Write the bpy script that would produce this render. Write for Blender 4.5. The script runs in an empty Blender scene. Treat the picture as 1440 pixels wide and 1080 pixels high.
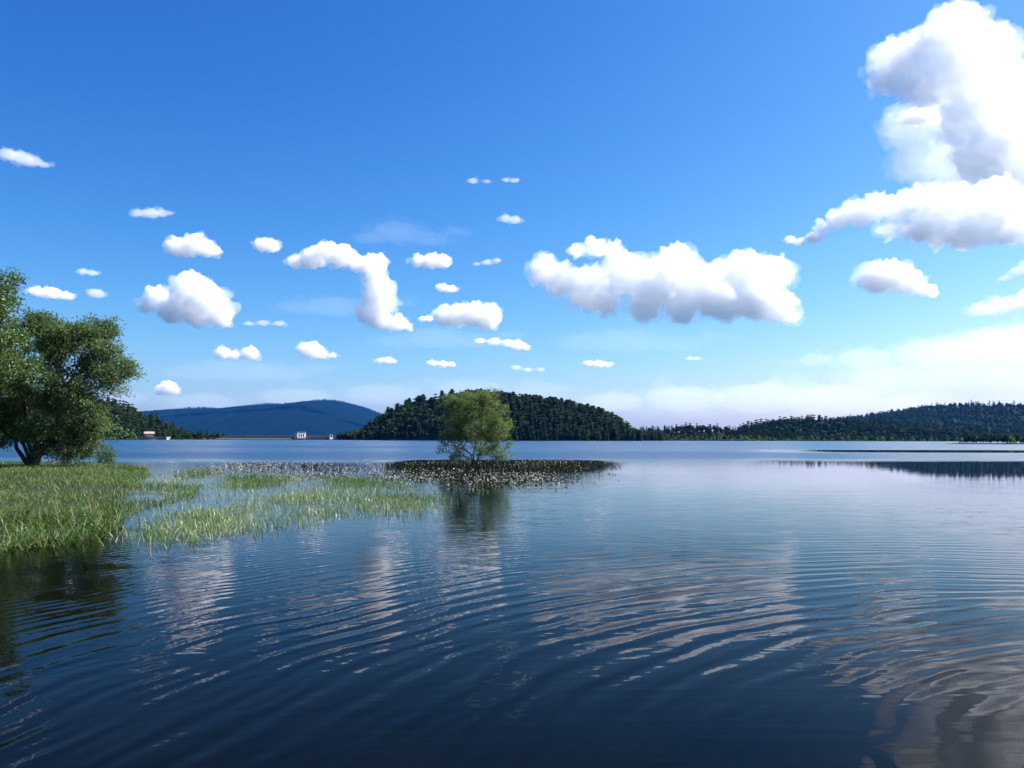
import bpy, bmesh, math, random
import numpy as np
from mathutils import Vector, noise

rng = np.random.default_rng(7)
random.seed(7)
scene = bpy.context.scene
COL = scene.collection
R = math.radians

# ---------------------------------------------------------------- camera
EYE = 1.7                    # eye height over the water, m
F = 1100.0                   # focal length in pixels of the 1440 px wide picture
HX, HY = 720.0, 617.3        # where the horizon is met straight ahead
ROLL = R(0.15)
cam_d = bpy.data.cameras.new('camera')
cam = bpy.data.objects.new('camera', cam_d)
COL.objects.link(cam)
scene.camera = cam
cam_d.sensor_width = 36.0
cam_d.lens = F / 1440 * 36
cam_d.shift_y = (HY - 540) / 1440
cam_d.clip_start = 0.1
cam_d.clip_end = 140000
cam.location = (0, 0, EYE)
cam.rotation_euler = (R(90), -ROLL, 0)

# ---------------------------------------------------------------- sky and sun
SUN_AZ, SUN_EL = R(74), R(50)
EXPOSURE = 1.4
world = bpy.data.worlds.new('World')
scene.world = world
world.use_nodes = True
wn = world.node_tree
sky = wn.nodes.new('ShaderNodeTexSky')
sky.sky_type = 'NISHITA'
sky.sun_disc = False
sky.sun_elevation = SUN_EL
sky.sun_rotation = SUN_AZ
sky.air_density = 1.0
sky.dust_density = 1.0
sky.ozone_density = 3.0
SKY_STRENGTH = 0.1


# the phone's colour response: contrast and gain per channel
sep = wn.nodes.new('ShaderNodeSeparateColor')
com = wn.nodes.new('ShaderNodeCombineColor')
wn.links.new(sky.outputs[0], sep.inputs[0])
for i, (gam, gain) in enumerate(((2.26, 4.0), (1.56, 2.26), (0.97, 1.74))):
    m1 = wn.nodes.new('ShaderNodeMath')
    m1.operation = 'MULTIPLY'
    m1.inputs[1].default_value = 0.1
    m2 = wn.nodes.new('ShaderNodeMath')
    m2.operation = 'POWER'
    m2.inputs[1].default_value = gam
    m3 = wn.nodes.new('ShaderNodeMath')
    m3.operation = 'MULTIPLY'
    m3.inputs[1].default_value = gain / SKY_STRENGTH / 2 ** EXPOSURE
    wn.links.new(sep.outputs[i], m1.inputs[0])
    wn.links.new(m1.outputs[0], m2.inputs[0])
    wn.links.new(m2.outputs[0], m3.inputs[0])
    wn.links.new(m3.outputs[0], com.inputs[i])
wn.links.new(com.outputs[0], wn.nodes['Background'].inputs['Color'])
wn.nodes['Background'].inputs['Strength'].default_value = SKY_STRENGTH

sun_d = bpy.data.lights.new('sun', 'SUN')
sun_d.energy = 5.0
sun_d.angle = R(0.5)
sun_d.color = (1.0, 0.97, 0.93)
sun = bpy.data.objects.new('sun', sun_d)
COL.objects.link(sun)
sd = Vector((math.sin(SUN_AZ) * math.cos(SUN_EL), math.cos(SUN_AZ) * math.cos(SUN_EL), math.sin(SUN_EL)))
sun.rotation_euler = sd.to_track_quat('Z', 'Y').to_euler()

scene.view_settings.view_transform = 'Standard'
scene.view_settings.look = 'None'
scene.view_settings.exposure = EXPOSURE
scene.view_settings.gamma = 1.0
scene.view_settings.use_curve_mapping = False
scene.render.engine = 'CYCLES'
cy = scene.cycles
cy.use_denoising = True
cy.max_bounces = 40
cy.diffuse_bounces = 2
cy.glossy_bounces = 2
cy.transmission_bounces = 3
cy.volume_bounces = 40
cy.transparent_max_bounces = 200
cy.sample_clamp_indirect = 6.0


# ---------------------------------------------------------------- helpers
def at(px, py, dist):
    """The point seen at pixel (px, py) of the 1440 x 1080 picture, dist metres ahead."""
    dx, dy = px - HX, HY - py
    c, s = math.cos(ROLL), math.sin(ROLL)
    ux, uy = dx * c - dy * s, dx * s + dy * c
    return Vector((ux / F * dist, dist, EYE + uy / F * dist))


def on_water(px, py):
    dx, dy = px - HX, HY - py
    uy = dx * math.sin(ROLL) + dy * math.cos(ROLL)
    return at(px, py, EYE * F / max(-uy, 0.8))


def tag(o, label=None, cat=None, group=None, kind=None):
    if label: o['label'] = label
    if cat: o['category'] = cat
    if group: o['group'] = group
    if kind: o['kind'] = kind
    return o


def empty(name, loc, label=None, cat=None, group=None, rz=0.0):
    o = bpy.data.objects.new(name, None)
    COL.objects.link(o)
    o.location = loc
    o.rotation_euler = (0, 0, rz)
    o.empty_display_size = 0.3
    return tag(o, label, cat, group)


def mesh_np(name, verts, faces, smooth=False, mats=(), mat_idx=None, attr=None):
    """A mesh from arrays; faces is one (n, k) array or a list of such arrays."""
    if not isinstance(faces, (list, tuple)):
        faces = [faces]
    me = bpy.data.meshes.new(name)
    verts = np.asarray(verts, np.float32)
    me.vertices.add(len(verts))
    me.vertices.foreach_set('co', verts.ravel())
    loops = np.concatenate([f.ravel() for f in faces]).astype(np.int32)
    sizes = np.concatenate([np.full(len(f), f.shape[1], np.int32) for f in faces])
    starts = np.concatenate([[0], np.cumsum(sizes)[:-1]]).astype(np.int32)
    me.loops.add(len(loops))
    me.loops.foreach_set('vertex_index', loops)
    me.polygons.add(len(sizes))
    me.polygons.foreach_set('loop_start', starts)
    me.polygons.foreach_set('loop_total', sizes)
    if mat_idx is not None:
        me.polygons.foreach_set('material_index', np.asarray(mat_idx, np.int32))
    me.polygons.foreach_set('use_smooth', np.full(len(sizes), bool(smooth)))
    for m in mats:
        me.materials.append(m)
    if attr is not None:
        a = me.attributes.new('tint', 'FLOAT', 'POINT')
        a.data.foreach_set('value', np.asarray(attr, np.float32))
    me.update(calc_edges=True)
    return me


def link(name, me, parent=None, loc=None):
    o = bpy.data.objects.new(name, me)
    COL.objects.link(o)
    if parent is not None:
        o.parent = parent
    if loc is not None:
        o.location = loc
    return o


def bm_obj(name, bm, mat, parent=None, loc=None, smooth=False):
    me = bpy.data.meshes.new(name)
    bm.normal_update()
    bm.to_mesh(me)
    bm.free()
    me.materials.append(mat)
    if smooth:
        for p in me.polygons:
            p.use_smooth = True
    return link(name, me, parent, loc)


def box(bm, x0, x1, y0, y1, z0, z1, bevel=0.0):
    v = [bm.verts.new(p) for p in ((x0, y0, z0), (x1, y0, z0), (x1, y1, z0), (x0, y1, z0),
                                   (x0, y0, z1), (x1, y0, z1), (x1, y1, z1), (x0, y1, z1))]
    for f in ((0, 3, 2, 1), (4, 5, 6, 7), (0, 1, 5, 4), (1, 2, 6, 5), (2, 3, 7, 6), (3, 0, 4, 7)):
        bm.faces.new([v[i] for i in f])


def box_obj(name, dims, mat, parent=None):
    bm = bmesh.new()
    box(bm, *dims)
    return bm_obj(name, bm, mat, parent)


# ---------------------------------------------------------------- materials
def new_mat(name):
    m = bpy.data.materials.new(name)
    m.use_nodes = True
    return m, m.node_tree, m.node_tree.nodes['Principled BSDF']


def noisy(name, c1, c2, scale=1.0, rough=0.8, detail=5, bump=0.0, c3=None, spec=0.3, stretch=(1, 1, 1)):
    m, t, b = new_mat(name)
    tc = t.nodes.new('ShaderNodeTexCoord')
    mp = t.nodes.new('ShaderNodeMapping')
    mp.inputs['Scale'].default_value = stretch
    t.links.new(tc.outputs['Object'], mp.inputs['Vector'])
    n = t.nodes.new('ShaderNodeTexNoise')
    n.inputs['Scale'].default_value = scale
    n.inputs['Detail'].default_value = detail
    n.inputs['Roughness'].default_value = 0.65
    t.links.new(mp.outputs[0], n.inputs['Vector'])
    r = t.nodes.new('ShaderNodeValToRGB')
    r.color_ramp.elements[0].position = 0.33
    r.color_ramp.elements[1].position = 0.68
    r.color_ramp.elements[0].color = (*c1, 1)
    r.color_ramp.elements[1].color = (*c2, 1)
    if c3:
        e = r.color_ramp.elements.new(0.5)
        e.color = (*c3, 1)
    t.links.new(n.outputs['Fac'], r.inputs[0])
    t.links.new(r.outputs[0], b.inputs['Base Color'])
    b.inputs['Roughness'].default_value = rough
    b.inputs['Specular IOR Level'].default_value = spec
    if bump:
        bp = t.nodes.new('ShaderNodeBump')
        bp.inputs['Distance'].default_value = bump
        t.links.new(n.outputs['Fac'], bp.inputs['Height'])
        t.links.new(bp.outputs[0], b.inputs['Normal'])
    return m


def leaf_mat(name, ramp, trans=0.35, rough=0.45, spec=0.4, objvar=0.0, back=None, tcol=(1.2, 1.5, 0.5)):
    """Foliage: colour by the 'tint' of each leaf, light passing through, optional paler underside."""
    m, t, b = new_mat(name)
    a = t.nodes.new('ShaderNodeAttribute')
    a.attribute_name = 'tint'
    fac = a.outputs['Fac']
    if objvar:
        oi = t.nodes.new('ShaderNodeObjectInfo')
        ma = t.nodes.new('ShaderNodeMath')
        ma.operation = 'MULTIPLY_ADD'
        t.links.new(oi.outputs['Random'], ma.inputs[0])
        ma.inputs[1].default_value = objvar
        t.links.new(fac, ma.inputs[2])
        mb = t.nodes.new('ShaderNodeMath')
        mb.operation = 'SUBTRACT'
        t.links.new(ma.outputs[0], mb.inputs[0])
        mb.inputs[1].default_value = objvar / 2
        fac = mb.outputs[0]
    r = t.nodes.new('ShaderNodeValToRGB')
    els = r.color_ramp.elements
    for i, (p, c) in enumerate(ramp):
        e = els[i] if i < 2 else els.new(p)
        e.position = p
        e.color = (*c, 1)
    t.links.new(fac, r.inputs[0])
    colr = r.outputs[0]
    if back:
        ge = t.nodes.new('ShaderNodeNewGeometry')
        mx = t.nodes.new('ShaderNodeMix')
        mx.data_type = 'RGBA'
        t.links.new(ge.outputs['Backfacing'], mx.inputs['Factor'])
        t.links.new(colr, mx.inputs['A'])
        mx.inputs['B'].default_value = (*back, 1)
        colr = mx.outputs['Result']
    t.links.new(colr, b.inputs['Base Color'])
    b.inputs['Roughness'].default_value = rough
    b.inputs['Specular IOR Level'].default_value = spec
    if trans:
        tr = t.nodes.new('ShaderNodeBsdfTranslucent')
        vm = t.nodes.new('ShaderNodeVectorMath')
        vm.operation = 'MULTIPLY'
        t.links.new(colr, vm.inputs[0])
        vm.inputs[1].default_value = tcol
        t.links.new(vm.outputs[0], tr.inputs['Color'])
        ms = t.nodes.new('ShaderNodeMixShader')
        ms.inputs[0].default_value = trans
        t.links.new(b.outputs[0], ms.inputs[1])
        t.links.new(tr.outputs[0], ms.inputs[2])
        t.links.new(ms.outputs[0], t.nodes['Material Output'].inputs['Surface'])
    return m


def volume_mat(name, density, color=(1, 1, 1), aniso=0.3):
    m = bpy.data.materials.new(name)
    m.use_nodes = True
    t = m.node_tree
    t.nodes.remove(t.nodes['Principled BSDF'])
    v = t.nodes.new('ShaderNodeVolumePrincipled')
    v.inputs['Color'].default_value = (*color, 1)
    v.inputs['Density'].default_value = density
    v.inputs['Anisotropy'].default_value = aniso
    t.links.new(v.outputs[0], t.nodes['Material Output'].inputs['Volume'])
    return m


FOREST_FLOOR = noisy('forest_floor', (0.012, 0.022, 0.008), (0.03, 0.045, 0.017), 0.15, 0.9, 6, spec=0.0)
FAR_FOREST = noisy('far_forest', (0.0015, 0.005, 0.005), (0.004, 0.011, 0.009), 0.012, 0.95, 10, 0.0, spec=0.0)
BARK = noisy('bark', (0.02, 0.016, 0.012), (0.09, 0.075, 0.055), 6.0, 0.9, 6, 0.02, stretch=(1, 1, 0.25))
BARK_FAR = noisy('bark_far', (0.03, 0.024, 0.018), (0.07, 0.055, 0.04), 1.0, 0.9)
MUD = noisy('mud', (0.010, 0.013, 0.006), (0.028, 0.032, 0.014), 1.6, 0.7, 6, 0.02)
CONIFER = leaf_mat('conifer_needles', [(0.0, (0.006, 0.012, 0.003)), (0.6, (0.015, 0.026, 0.006)), (1.0, (0.034, 0.052, 0.012))], 0.12, 0.9, 0.03, 0.5)
BROADLEAF = leaf_mat('broadleaf_leaves', [(0.0, (0.011, 0.020, 0.005)), (0.6, (0.026, 0.044, 0.010)), (1.0, (0.050, 0.074, 0.018))], 0.15, 0.9, 0.03, 0.5)
SHORE_LEAF = leaf_mat('shore_leaves', [(0.0, (0.04, 0.075, 0.018)), (0.6, (0.075, 0.13, 0.03)), (1.0, (0.12, 0.18, 0.05))], 0.35, 0.6, 0.25, 0.4)

# ================================================================ large structure
# ---- ground: lake bed and land as one sheet to the horizon
gx = np.concatenate([np.linspace(-14000, -600, 22), np.linspace(-500, 500, 41), np.linspace(600, 14000, 22)])
gy = np.concatenate([np.linspace(-900, -20, 12), np.linspace(0, 1400, 57), np.linspace(1600, 14000, 24)])
GX, GY = np.meshgrid(gx, gy)
GZ = np.full(GX.shape, -2.6) + 0.4 * np.sin(GX * 0.013) * np.cos(GY * 0.017)
GZ[GY > 1500] = 3.0
GZ[(GY < -8) & (GY > -60)] = 0.9
GZ[GY <= -60] = 3.0


def grid_faces(nx, ny):
    i = np.arange(nx - 1)[None, :] + nx * np.arange(ny - 1)[:, None]
    i = i.ravel()
    return np.stack([i, i + 1, i + 1 + nx, i + nx], 1)


ground = link('ground', mesh_np('ground', np.stack([GX, GY, GZ], -1).reshape(-1, 3), grid_faces(len(gx), len(gy)), True, [MUD]))
tag(ground, 'muddy lake bed and land beyond the shores', kind='structure')

# ---- water
class Ex:
    """Small arithmetic on shader sockets."""
    tree = None

    def __init__(self, s):
        self.s = s

    @staticmethod
    def op(kind, *args):
        n = Ex.tree.nodes.new('ShaderNodeMath')
        n.operation = kind
        for i, a in enumerate(args):
            if isinstance(a, Ex):
                Ex.tree.links.new(a.s, n.inputs[i])
            else:
                n.inputs[i].default_value = a
        return Ex(n.outputs[0])

    def __add__(s, o): return Ex.op('ADD', s, o)
    def __radd__(s, o): return Ex.op('ADD', s, o)
    def __sub__(s, o): return Ex.op('SUBTRACT', s, o)
    def __rsub__(s, o): return Ex.op('SUBTRACT', o, s)
    def __mul__(s, o): return Ex.op('MULTIPLY', s, o)
    def __rmul__(s, o): return Ex.op('MULTIPLY', s, o)
    def sin(s): return Ex.op('SINE', s)

    def step(s, lo, hi):
        n = Ex.tree.nodes.new('ShaderNodeMapRange')
        n.interpolation_type = 'SMOOTHSTEP'
        Ex.tree.links.new(s.s, n.inputs['Value'])
        n.inputs['From Min'].default_value = lo
        n.inputs['From Max'].default_value = hi
        return Ex(n.outputs[0])


def water_material():
    m, t, b = new_mat('lake_water')
    Ex.tree = t
    geo = t.nodes.new('ShaderNodeNewGeometry')
    sep = t.nodes.new('ShaderNodeSeparateXYZ')
    t.links.new(geo.outputs['Position'], sep.inputs[0])
    X, Y = Ex(sep.outputs[0]), Ex(sep.outputs[1])

    def nz(sx, sy, detail=2.0, rough=0.5, off=0.0, rot=0.0, dist=0.0):
        mp = t.nodes.new('ShaderNodeMapping')
        mp.inputs['Scale'].default_value = (sx, sy, 1)
        mp.inputs['Location'].default_value = (off, off * 1.7, off * 0.3)
        mp.inputs['Rotation'].default_value = (0, 0, rot)
        t.links.new(geo.outputs['Position'], mp.inputs['Vector'])
        n = t.nodes.new('ShaderNodeTexNoise')
        n.inputs['Scale'].default_value = 1.0
        n.inputs['Detail'].default_value = detail
        n.inputs['Roughness'].default_value = rough
        n.inputs['Distortion'].default_value = dist
        t.links.new(mp.outputs[0], n.inputs['Vector'])
        return Ex(n.outputs['Fac'])

    def ring(cx, cy, lam, amp, wob, r0, r1, r2, r3, ph=0.0):
        dx, dy = X - cx, Y - cy
        r = Ex.op('SQRT', dx * dx + dy * dy)
        rr = r + wob
        h = (rr * (2 * math.pi / lam) + ph).sin()
        env = r.step(r0, r1) * (1.0 - r.step(r2, r3))
        return h * env * amp

    big = nz(0.22, 0.22, 2, 0.5, 3.1) - 0.5
    med = nz(0.9, 0.9, 2, 0.5, 9.3) - 0.5
    patch = nz(0.55, 0.55, 2, 0.5, 21.0).step(0.36, 0.62)
    patch2 = nz(0.35, 0.8, 2, 0.5, 33.0).step(0.35, 0.65)
    wob = big * 1.1 + med * 0.24
    h = ring(6.0, 1.8, 0.34, 0.0021, wob, 2.0, 4.5, 7.5, 14.0) * (patch * 0.8 + 0.2)
    patch3 = nz(1.1, 2.2, 2, 0.5, 27.0).step(0.38, 0.6)
    h = h + ring(5.6, 2.2, 0.19, 0.0008, wob * 0.8 + med * 0.1, 2.0, 4.0, 13.0, 24.0) * (patch3 * 0.85 + 0.15)
    h = h + ring(4.2, 3.7, 0.27, 0.0010, big * 0.5 + med * 0.3, 0.3, 0.9, 2.0, 3.2) * (patch2 * 0.7 + 0.3)
    # light ripples running in from the lake, crests across the view
    far = Y.step(9.0, 22.0)
    near = 1.0 - far
    rip = nz(0.55, 3.4, 3, 0.55, 5.0, R(-7), 0.3) - 0.5
    rip2 = nz(1.1, 7.0, 2, 0.5, 15.0, R(5), 0.2) - 0.5
    rip3 = nz(0.25, 1.15, 3, 0.55, 45.0, R(3), 0.3) - 0.5
    h = h + rip * (far * 0.0015 + 0.0019) + rip2 * 0.0011 + rip3 * (far * 0.003 + 0.001)
    swell = nz(1.3, 1.6, 3, 0.5, 60.0) - 0.5
    h = h + swell * 0.0017
    # wind on the open lake: rough beyond ~60 m, smooth in the lee of the weeds and near the right bank
    edge = (nz(0.02, 0.07, 4, 0.6, 70.0) - 0.5) * 46.0
    yy = Y + edge * 0.6
    wind = yy.step(44.0, 72.0)
    lane = (Y + edge * 0.12 - 2.0).step(98.0, 108.0) * (1.0 - (Y + edge * 0.12).step(128.0, 140.0)) * (X - Y * 0.27).step(0.0, 20.0)
    calm_right = (X - Y * 0.24).step(0.0, 6.0) * (1.0 - (yy).step(58.0, 72.0))
    weeds = (X + 10.0).step(0.0, 3.0) * (1.0 - (X + edge * 0.04).step(6.0, 10.5)) * Y.step(36.0, 41.0) * (1.0 - (Y + edge * 0.08).step(60.0, 68.0))
    wind = wind * (1.0 - lane) * (1.0 - calm_right * 0.9) * (1.0 - weeds * 0.9)
    gust = nz(0.006, 0.02, 3, 0.5, 80.0).step(0.3, 0.7)
    bp = t.nodes.new('ShaderNodeBump')
    bp.inputs['Strength'].default_value = 1.0
    bp.inputs['Distance'].default_value = 1.0
    damp = (1.0 - (lane * 0.85)) * (1.0 - weeds * 0.7) * (1.0 - calm_right * Y.step(24.0, 36.0) * 0.85)
    t.links.new((h * damp).s, bp.inputs['Height'])
    mid = Y.step(8.0, 40.0)
    rough = 0.02 + mid * 0.045 * damp + wind * (0.27 + gust * 0.10)
    bot = nz(0.5, 0.5, 5, 0.6, 90.0)
    r = t.nodes.new('ShaderNodeValToRGB')
    r.color_ramp.elements[0].position = 0.3
    r.color_ramp.elements[1].position = 0.75
    r.color_ramp.elements[0].color = (0.0005, 0.0009, 0.0009, 1)
    r.color_ramp.elements[1].color = (0.0022, 0.0028, 0.0018, 1)
    t.links.new(bot.s, r.inputs[0])
    # dark water body under a surface whose mirror grows towards grazing view; the power stands for
    # the side-lit sky's polarised light, which water reflects weakly near the steeper angles
    t.nodes.remove(b)
    body = t.nodes.new('ShaderNodeBsdfDiffuse')
    t.links.new(r.outputs[0], body.inputs['Color'])
    gl = t.nodes.new('ShaderNodeBsdfGlossy')
    gl.distribution = 'BECKMANN'
    gl.inputs['Color'].default_value = (1, 1, 1, 1)
    t.links.new(rough.s, gl.inputs['Roughness'])
    t.links.new(bp.outputs[0], gl.inputs['Normal'])
    fr = t.nodes.new('ShaderNodeFresnel')
    fr.inputs['IOR'].default_value = 1.333
    t.links.new(bp.outputs[0], fr.inputs['Normal'])
    mx = t.nodes.new('ShaderNodeMixShader')
    # wind-roughened water shows tilted facets, so it mirrors less at the horizon
    t.links.new((Ex.op('POWER', Ex(fr.outputs[0]), 1.42) * (1.0 - wind * 0.38)).s, mx.inputs[0])
    t.links.new(body.outputs[0], mx.inputs[1])
    t.links.new(gl.outputs[0], mx.inputs[2])
    t.links.new(mx.outputs[0], t.nodes['Material Output'].inputs['Surface'])
    return m


wx = np.concatenate([np.linspace(-2600, -60, 14), np.linspace(-40, 40, 9), np.linspace(60, 2600, 14)])
wy = np.concatenate([np.linspace(-30, 60, 10), np.linspace(80, 2000, 16)])
WX, WY = np.meshgrid(wx, wy)
water = link('lake_water', mesh_np('lake_water', np.stack([WX, WY, WX * 0], -1).reshape(-1, 3),
                                   grid_faces(len(wx), len(wy)), True, [water_material()]))
tag(water, 'dark blue lake water with ring ripples', kind='structure')

# ---- hills: real ridges rising from their shores
class Hill:
    def __init__(self, name, label, crest, ys, yc, yb, tree_h, mat, power=1.0, step=6.0, rows=22, rough=1.0, below=-2.0, oval=False):
        self.oval = oval
        px = np.array([c[0] for c in crest], float)
        self.name, self.tree_h, self.ys, self.yc, self.yb, self.power = name, tree_h, ys, yc, yb, power
        tops = [at(c[0], c[1], yc) for c in crest]
        self.cx = np.array([t.x for t in tops])
        self.cz = np.array([max(t.z - tree_h * (1.12 if tree_h > 12 else 0.95), 0.4) for t in tops])
        self.x0, self.x1 = self.cx[0], self.cx[-1]
        self.rough = rough
        n = int((self.x1 - self.x0) / step) + 2
        xs = np.linspace(self.x0, self.x1, n)
        vs = np.linspace(0, 1, rows)
        XX, VV = np.meshgrid(xs, vs)
        P = self.surf(XX, VV)
        P[0, :, 2] = below
        P[-1, :, 2] = below
        P[:, 0, 2] = below
        P[:, -1, 2] = below
        self.obj = link(name, mesh_np(name, P.reshape(-1, 3), grid_faces(n, rows), True, [mat]))
        tag(self.obj, label, kind='structure')

    def surf(self, x, v):
        zc = np.interp(x, self.cx, self.cz)
        wig = 0.5 * np.sin(x * 0.031 + self.yc) + 0.3 * np.sin(x * 0.083 + 2.1) + 0.2 * np.sin(x * 0.19)
        ys = self.ys + wig * 0.04 * (self.yc - self.ys)
        yb = self.yb + 0 * x
        if self.oval:                                  # an oval foot: the shore draws back at both ends
            u = np.clip((x - self.x0) / (self.x1 - self.x0), 0, 1)
            e = np.sqrt(np.clip(1 - (2 * u - 1) ** 2, 0.001, 1))
            ys = self.yc + (ys - self.yc) * e
            yb = self.yc + (yb - self.yc) * e
        y = np.where(v < 0.5, ys + (self.yc - ys) * v / 0.5, self.yc + (yb - self.yc) * (v - 0.5) / 0.5)
        prof = np.sin(np.clip(v, 0, 1) * np.pi) ** self.power
        z = 0.3 + zc * prof * (1 + self.rough * 0.05 * np.sin(x * 0.05 + v * 9) * np.sin(v * np.pi * 2))
        if self.name == 'far_mountain':                # spurs and gullies running down to the lake
            sp = np.sin(x * 0.0042 + 1.5 * np.sin(x * 0.0011) + v * 2.0) + 0.5 * np.sin(x * 0.0113 + 2.0 + v * 5)
            z = z + sp * 9.0 * np.sin(np.clip(v / 0.5, 0, 1) * np.pi) * (v < 0.5)
        return np.stack([x, y, z], -1)

    def scatter(self, spacing, v0=0.02, v1=0.62, seed=1):
        r = np.random.default_rng(seed)
        xs = np.arange(self.x0 + 1, self.x1 - 1, spacing)
        n_v = max(3, int((self.yc - self.ys) * 2 / spacing * (v1 - v0) * 0.9))
        vs = np.linspace(v0, v1, n_v)
        XX, VV = np.meshgrid(xs, vs)
        XX = XX + r.uniform(-0.5, 0.5, XX.shape) * spacing
        VV = np.clip(VV + r.uniform(-0.5, 0.5, VV.shape) * (v1 - v0) / n_v, v0, v1)
        XX = np.clip(XX, self.x0, self.x1)
        return self.surf(XX, VV).reshape(-1, 3), VV.ravel()


H_MID = Hill('middle_hill', 'wooded rounded hill behind the lone tree',
             [(478, 617), (485, 612), (500, 601), (520, 590), (540, 578), (560, 568), (580, 560), (600, 556), (630, 549), (660, 548), (700, 551),
              (740, 555), (780, 560), (810, 566), (830, 572), (850, 577), (870, 585), (890, 596), (905, 602), (925, 610), (935, 616)],
             812, 930, 1080, 16, FOREST_FLOOR, oval=True)
H_LEFT = Hill('left_hill', 'wooded slope behind the left tree falling towards the dam',
              [(-120, 520), (-60, 528), (60, 543), (130, 556), (165, 564), (185, 573), (205, 581), (225, 589), (245, 598), (262, 605), (280, 611), (297, 616)],
              745, 900, 1100, 15, FOREST_FLOOR)
H_LOW = Hill('low_wooded_shore', 'low wooded shore right of the middle hill',
             [(868, 612), (885, 600), (905, 598), (940, 598), (965, 595), (1000, 595), (1030, 598), (1060, 600), (1110, 604), (1180, 607), (1260, 608), (1340, 609), (1480, 611)],
             985, 1040, 1110, 12, FOREST_FLOOR)
H_RIDGE = Hill('right_ridge', 'dark forested ridge on the right',
               [(1000, 612), (1022, 604), (1045, 595), (1080, 588), (1110, 585), (1135, 584), (1165, 587), (1200, 589), (1260, 593), (1330, 598), (1400, 602), (1490, 604)],
               1150, 1340, 1600, 17, FOREST_FLOOR, step=10)
H_FAR = Hill('far_right_hill', 'higher bluish wooded hill at the right edge',
             [(1110, 606), (1150, 592), (1200, 585), (1240, 580), (1280, 574), (1305, 570), (1322, 567), (1345, 570), (1390, 576), (1440, 577), (1500, 579), (1580, 588)],
             1650, 2700, 3600, 17, FOREST_FLOOR, step=18)
H_MOUNT = Hill('far_mountain', 'long blue forested mountain beyond the dam',
               [(120, 606), (160, 592), (195, 583), (225, 579), (245, 578), (262, 576), (285, 574), (300, 573), (318, 577.5), (335, 574), (360, 571), (385, 568), (400, 569), (430, 567),
                (450, 564), (465, 563), (480, 564), (495, 568), (515, 573), (530, 579), (560, 590), (620, 604)],
               6800, 10500, 13500, 20, FAR_FOREST, step=40, rows=60, power=0.9, rough=0.0)

# ---- tree shapes for the far woods
def conifer_arrays(h, layers, per, seed):
    r = np.random.default_rng(seed)
    V, T, Q = [], [], []
    tint = []
    n = 0
    rad = h * 0.145
    for L in range(layers):
        f = L / (layers - 1)
        z = h * (0.1 + 0.86 * f)
        rr = rad * (1 - f) ** 0.85 + 0.12
        a0 = r.uniform(0, 6.28)
        for k in range(per):
            a = a0 + k * 6.283 / per + r.uniform(-0.3, 0.3)
            q = rr * r.uniform(0.7, 1.2)
            w = q * 0.5 + 0.1
            d = np.array([math.cos(a), math.sin(a)])
            s = np.array([-d[1], d[0]])
            zt = z - q * r.uniform(0.25, 0.55)
            up = h * 0.07
            V += [[0, 0, z + up], [*(d * q * 0.6 + s * w), z - q * 0.3], [*(d * q), zt], [*(d * q * 0.6 - s * w), z - q * 0.3]]
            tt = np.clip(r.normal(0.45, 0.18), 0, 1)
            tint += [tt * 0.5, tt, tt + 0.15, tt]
            Q.append([n, n + 1, n + 2, n + 3])
            n += 4
    # trunk
    q0 = len(Q)
    for k in range(4):
        a = k * 1.571
        V += [[0.016 * h * math.cos(a), 0.016 * h * math.sin(a), -0.6]]
        tint.append(0.2)
    for k in range(4):
        a = k * 1.571
        V += [[0.004 * h * math.cos(a), 0.004 * h * math.sin(a), h * 0.95]]
        tint.append(0.2)
    for k in range(4):
        Q.append([n + k, n + (k + 1) % 4, n + 4 + (k + 1) % 4, n + 4 + k])
    mi = [0] * q0 + [1] * 4
    return np.array(V, np.float32), np.array(Q, np.int32), np.array(mi), np.clip(np.array(tint), 0, 1)


def broadleaf_arrays(h, n_leaf, seed, wide=0.36, low=0.12):
    r = np.random.default_rng(seed)
    lobes = []
    for k in range(8):
        a = r.uniform(0, 6.28)
        f = r.uniform(0, 1)
        lobes.append((np.array([math.cos(a) * h * wide * 0.55 * (1 - 0.6 * f), math.sin(a) * h * wide * 0.55 * (1 - 0.6 * f), h * (low + 0.22 + 0.48 * f)]),
                      h * r.uniform(0.15, 0.24)))
    lobes.append((np.array([0, 0, h * 0.8]), h * 0.2))
    V, Q, tint = [], [], []
    n = 0
    sz = h * 0.062 * (300 / n_leaf) ** 0.5
    for i in range(n_leaf):
        c, rr = lobes[r.integers(len(lobes))]
        d = r.normal(size=3)
        d /= np.linalg.norm(d)
        p = c + d * rr * r.uniform(0.75, 1.05) * np.array([1, 1, 0.85])
        nn = d + r.normal(size=3) * 0.45
        nn /= np.linalg.norm(nn)
        u = np.cross(nn, [0.3, 0.2, 1.0])
        u /= np.linalg.norm(u)
        w = np.cross(nn, u)
        s1, s2 = sz * r.uniform(0.7, 1.5), sz * r.uniform(0.7, 1.5)
        V += [p - u * s1, p - w * s2 * 0.8, p + u * s1, p + w * s2]
        t = np.clip(r.normal(0.45, 0.2), 0, 1)
        tint += [t] * 4
        Q.append([n, n + 1, n + 2, n + 3])
        n += 4
    q0 = len(Q)
    for zz, w in ((-0.6, 0.022), (h * 0.6, 0.009)):
        for k in range(4):
            a = k * 1.571
            V.append(np.array([w * h * math.cos(a), w * h * math.sin(a), zz]))
            tint.append(0.2)
    for k in range(4):
        Q.append([n + k, n + (k + 1) % 4, n + 4 + (k + 1) % 4, n + 4 + k])
    return np.array(V, np.float32), np.array(Q, np.int32), np.array([0] * q0 + [1] * 4), np.clip(np.array(tint), 0, 1)


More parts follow.
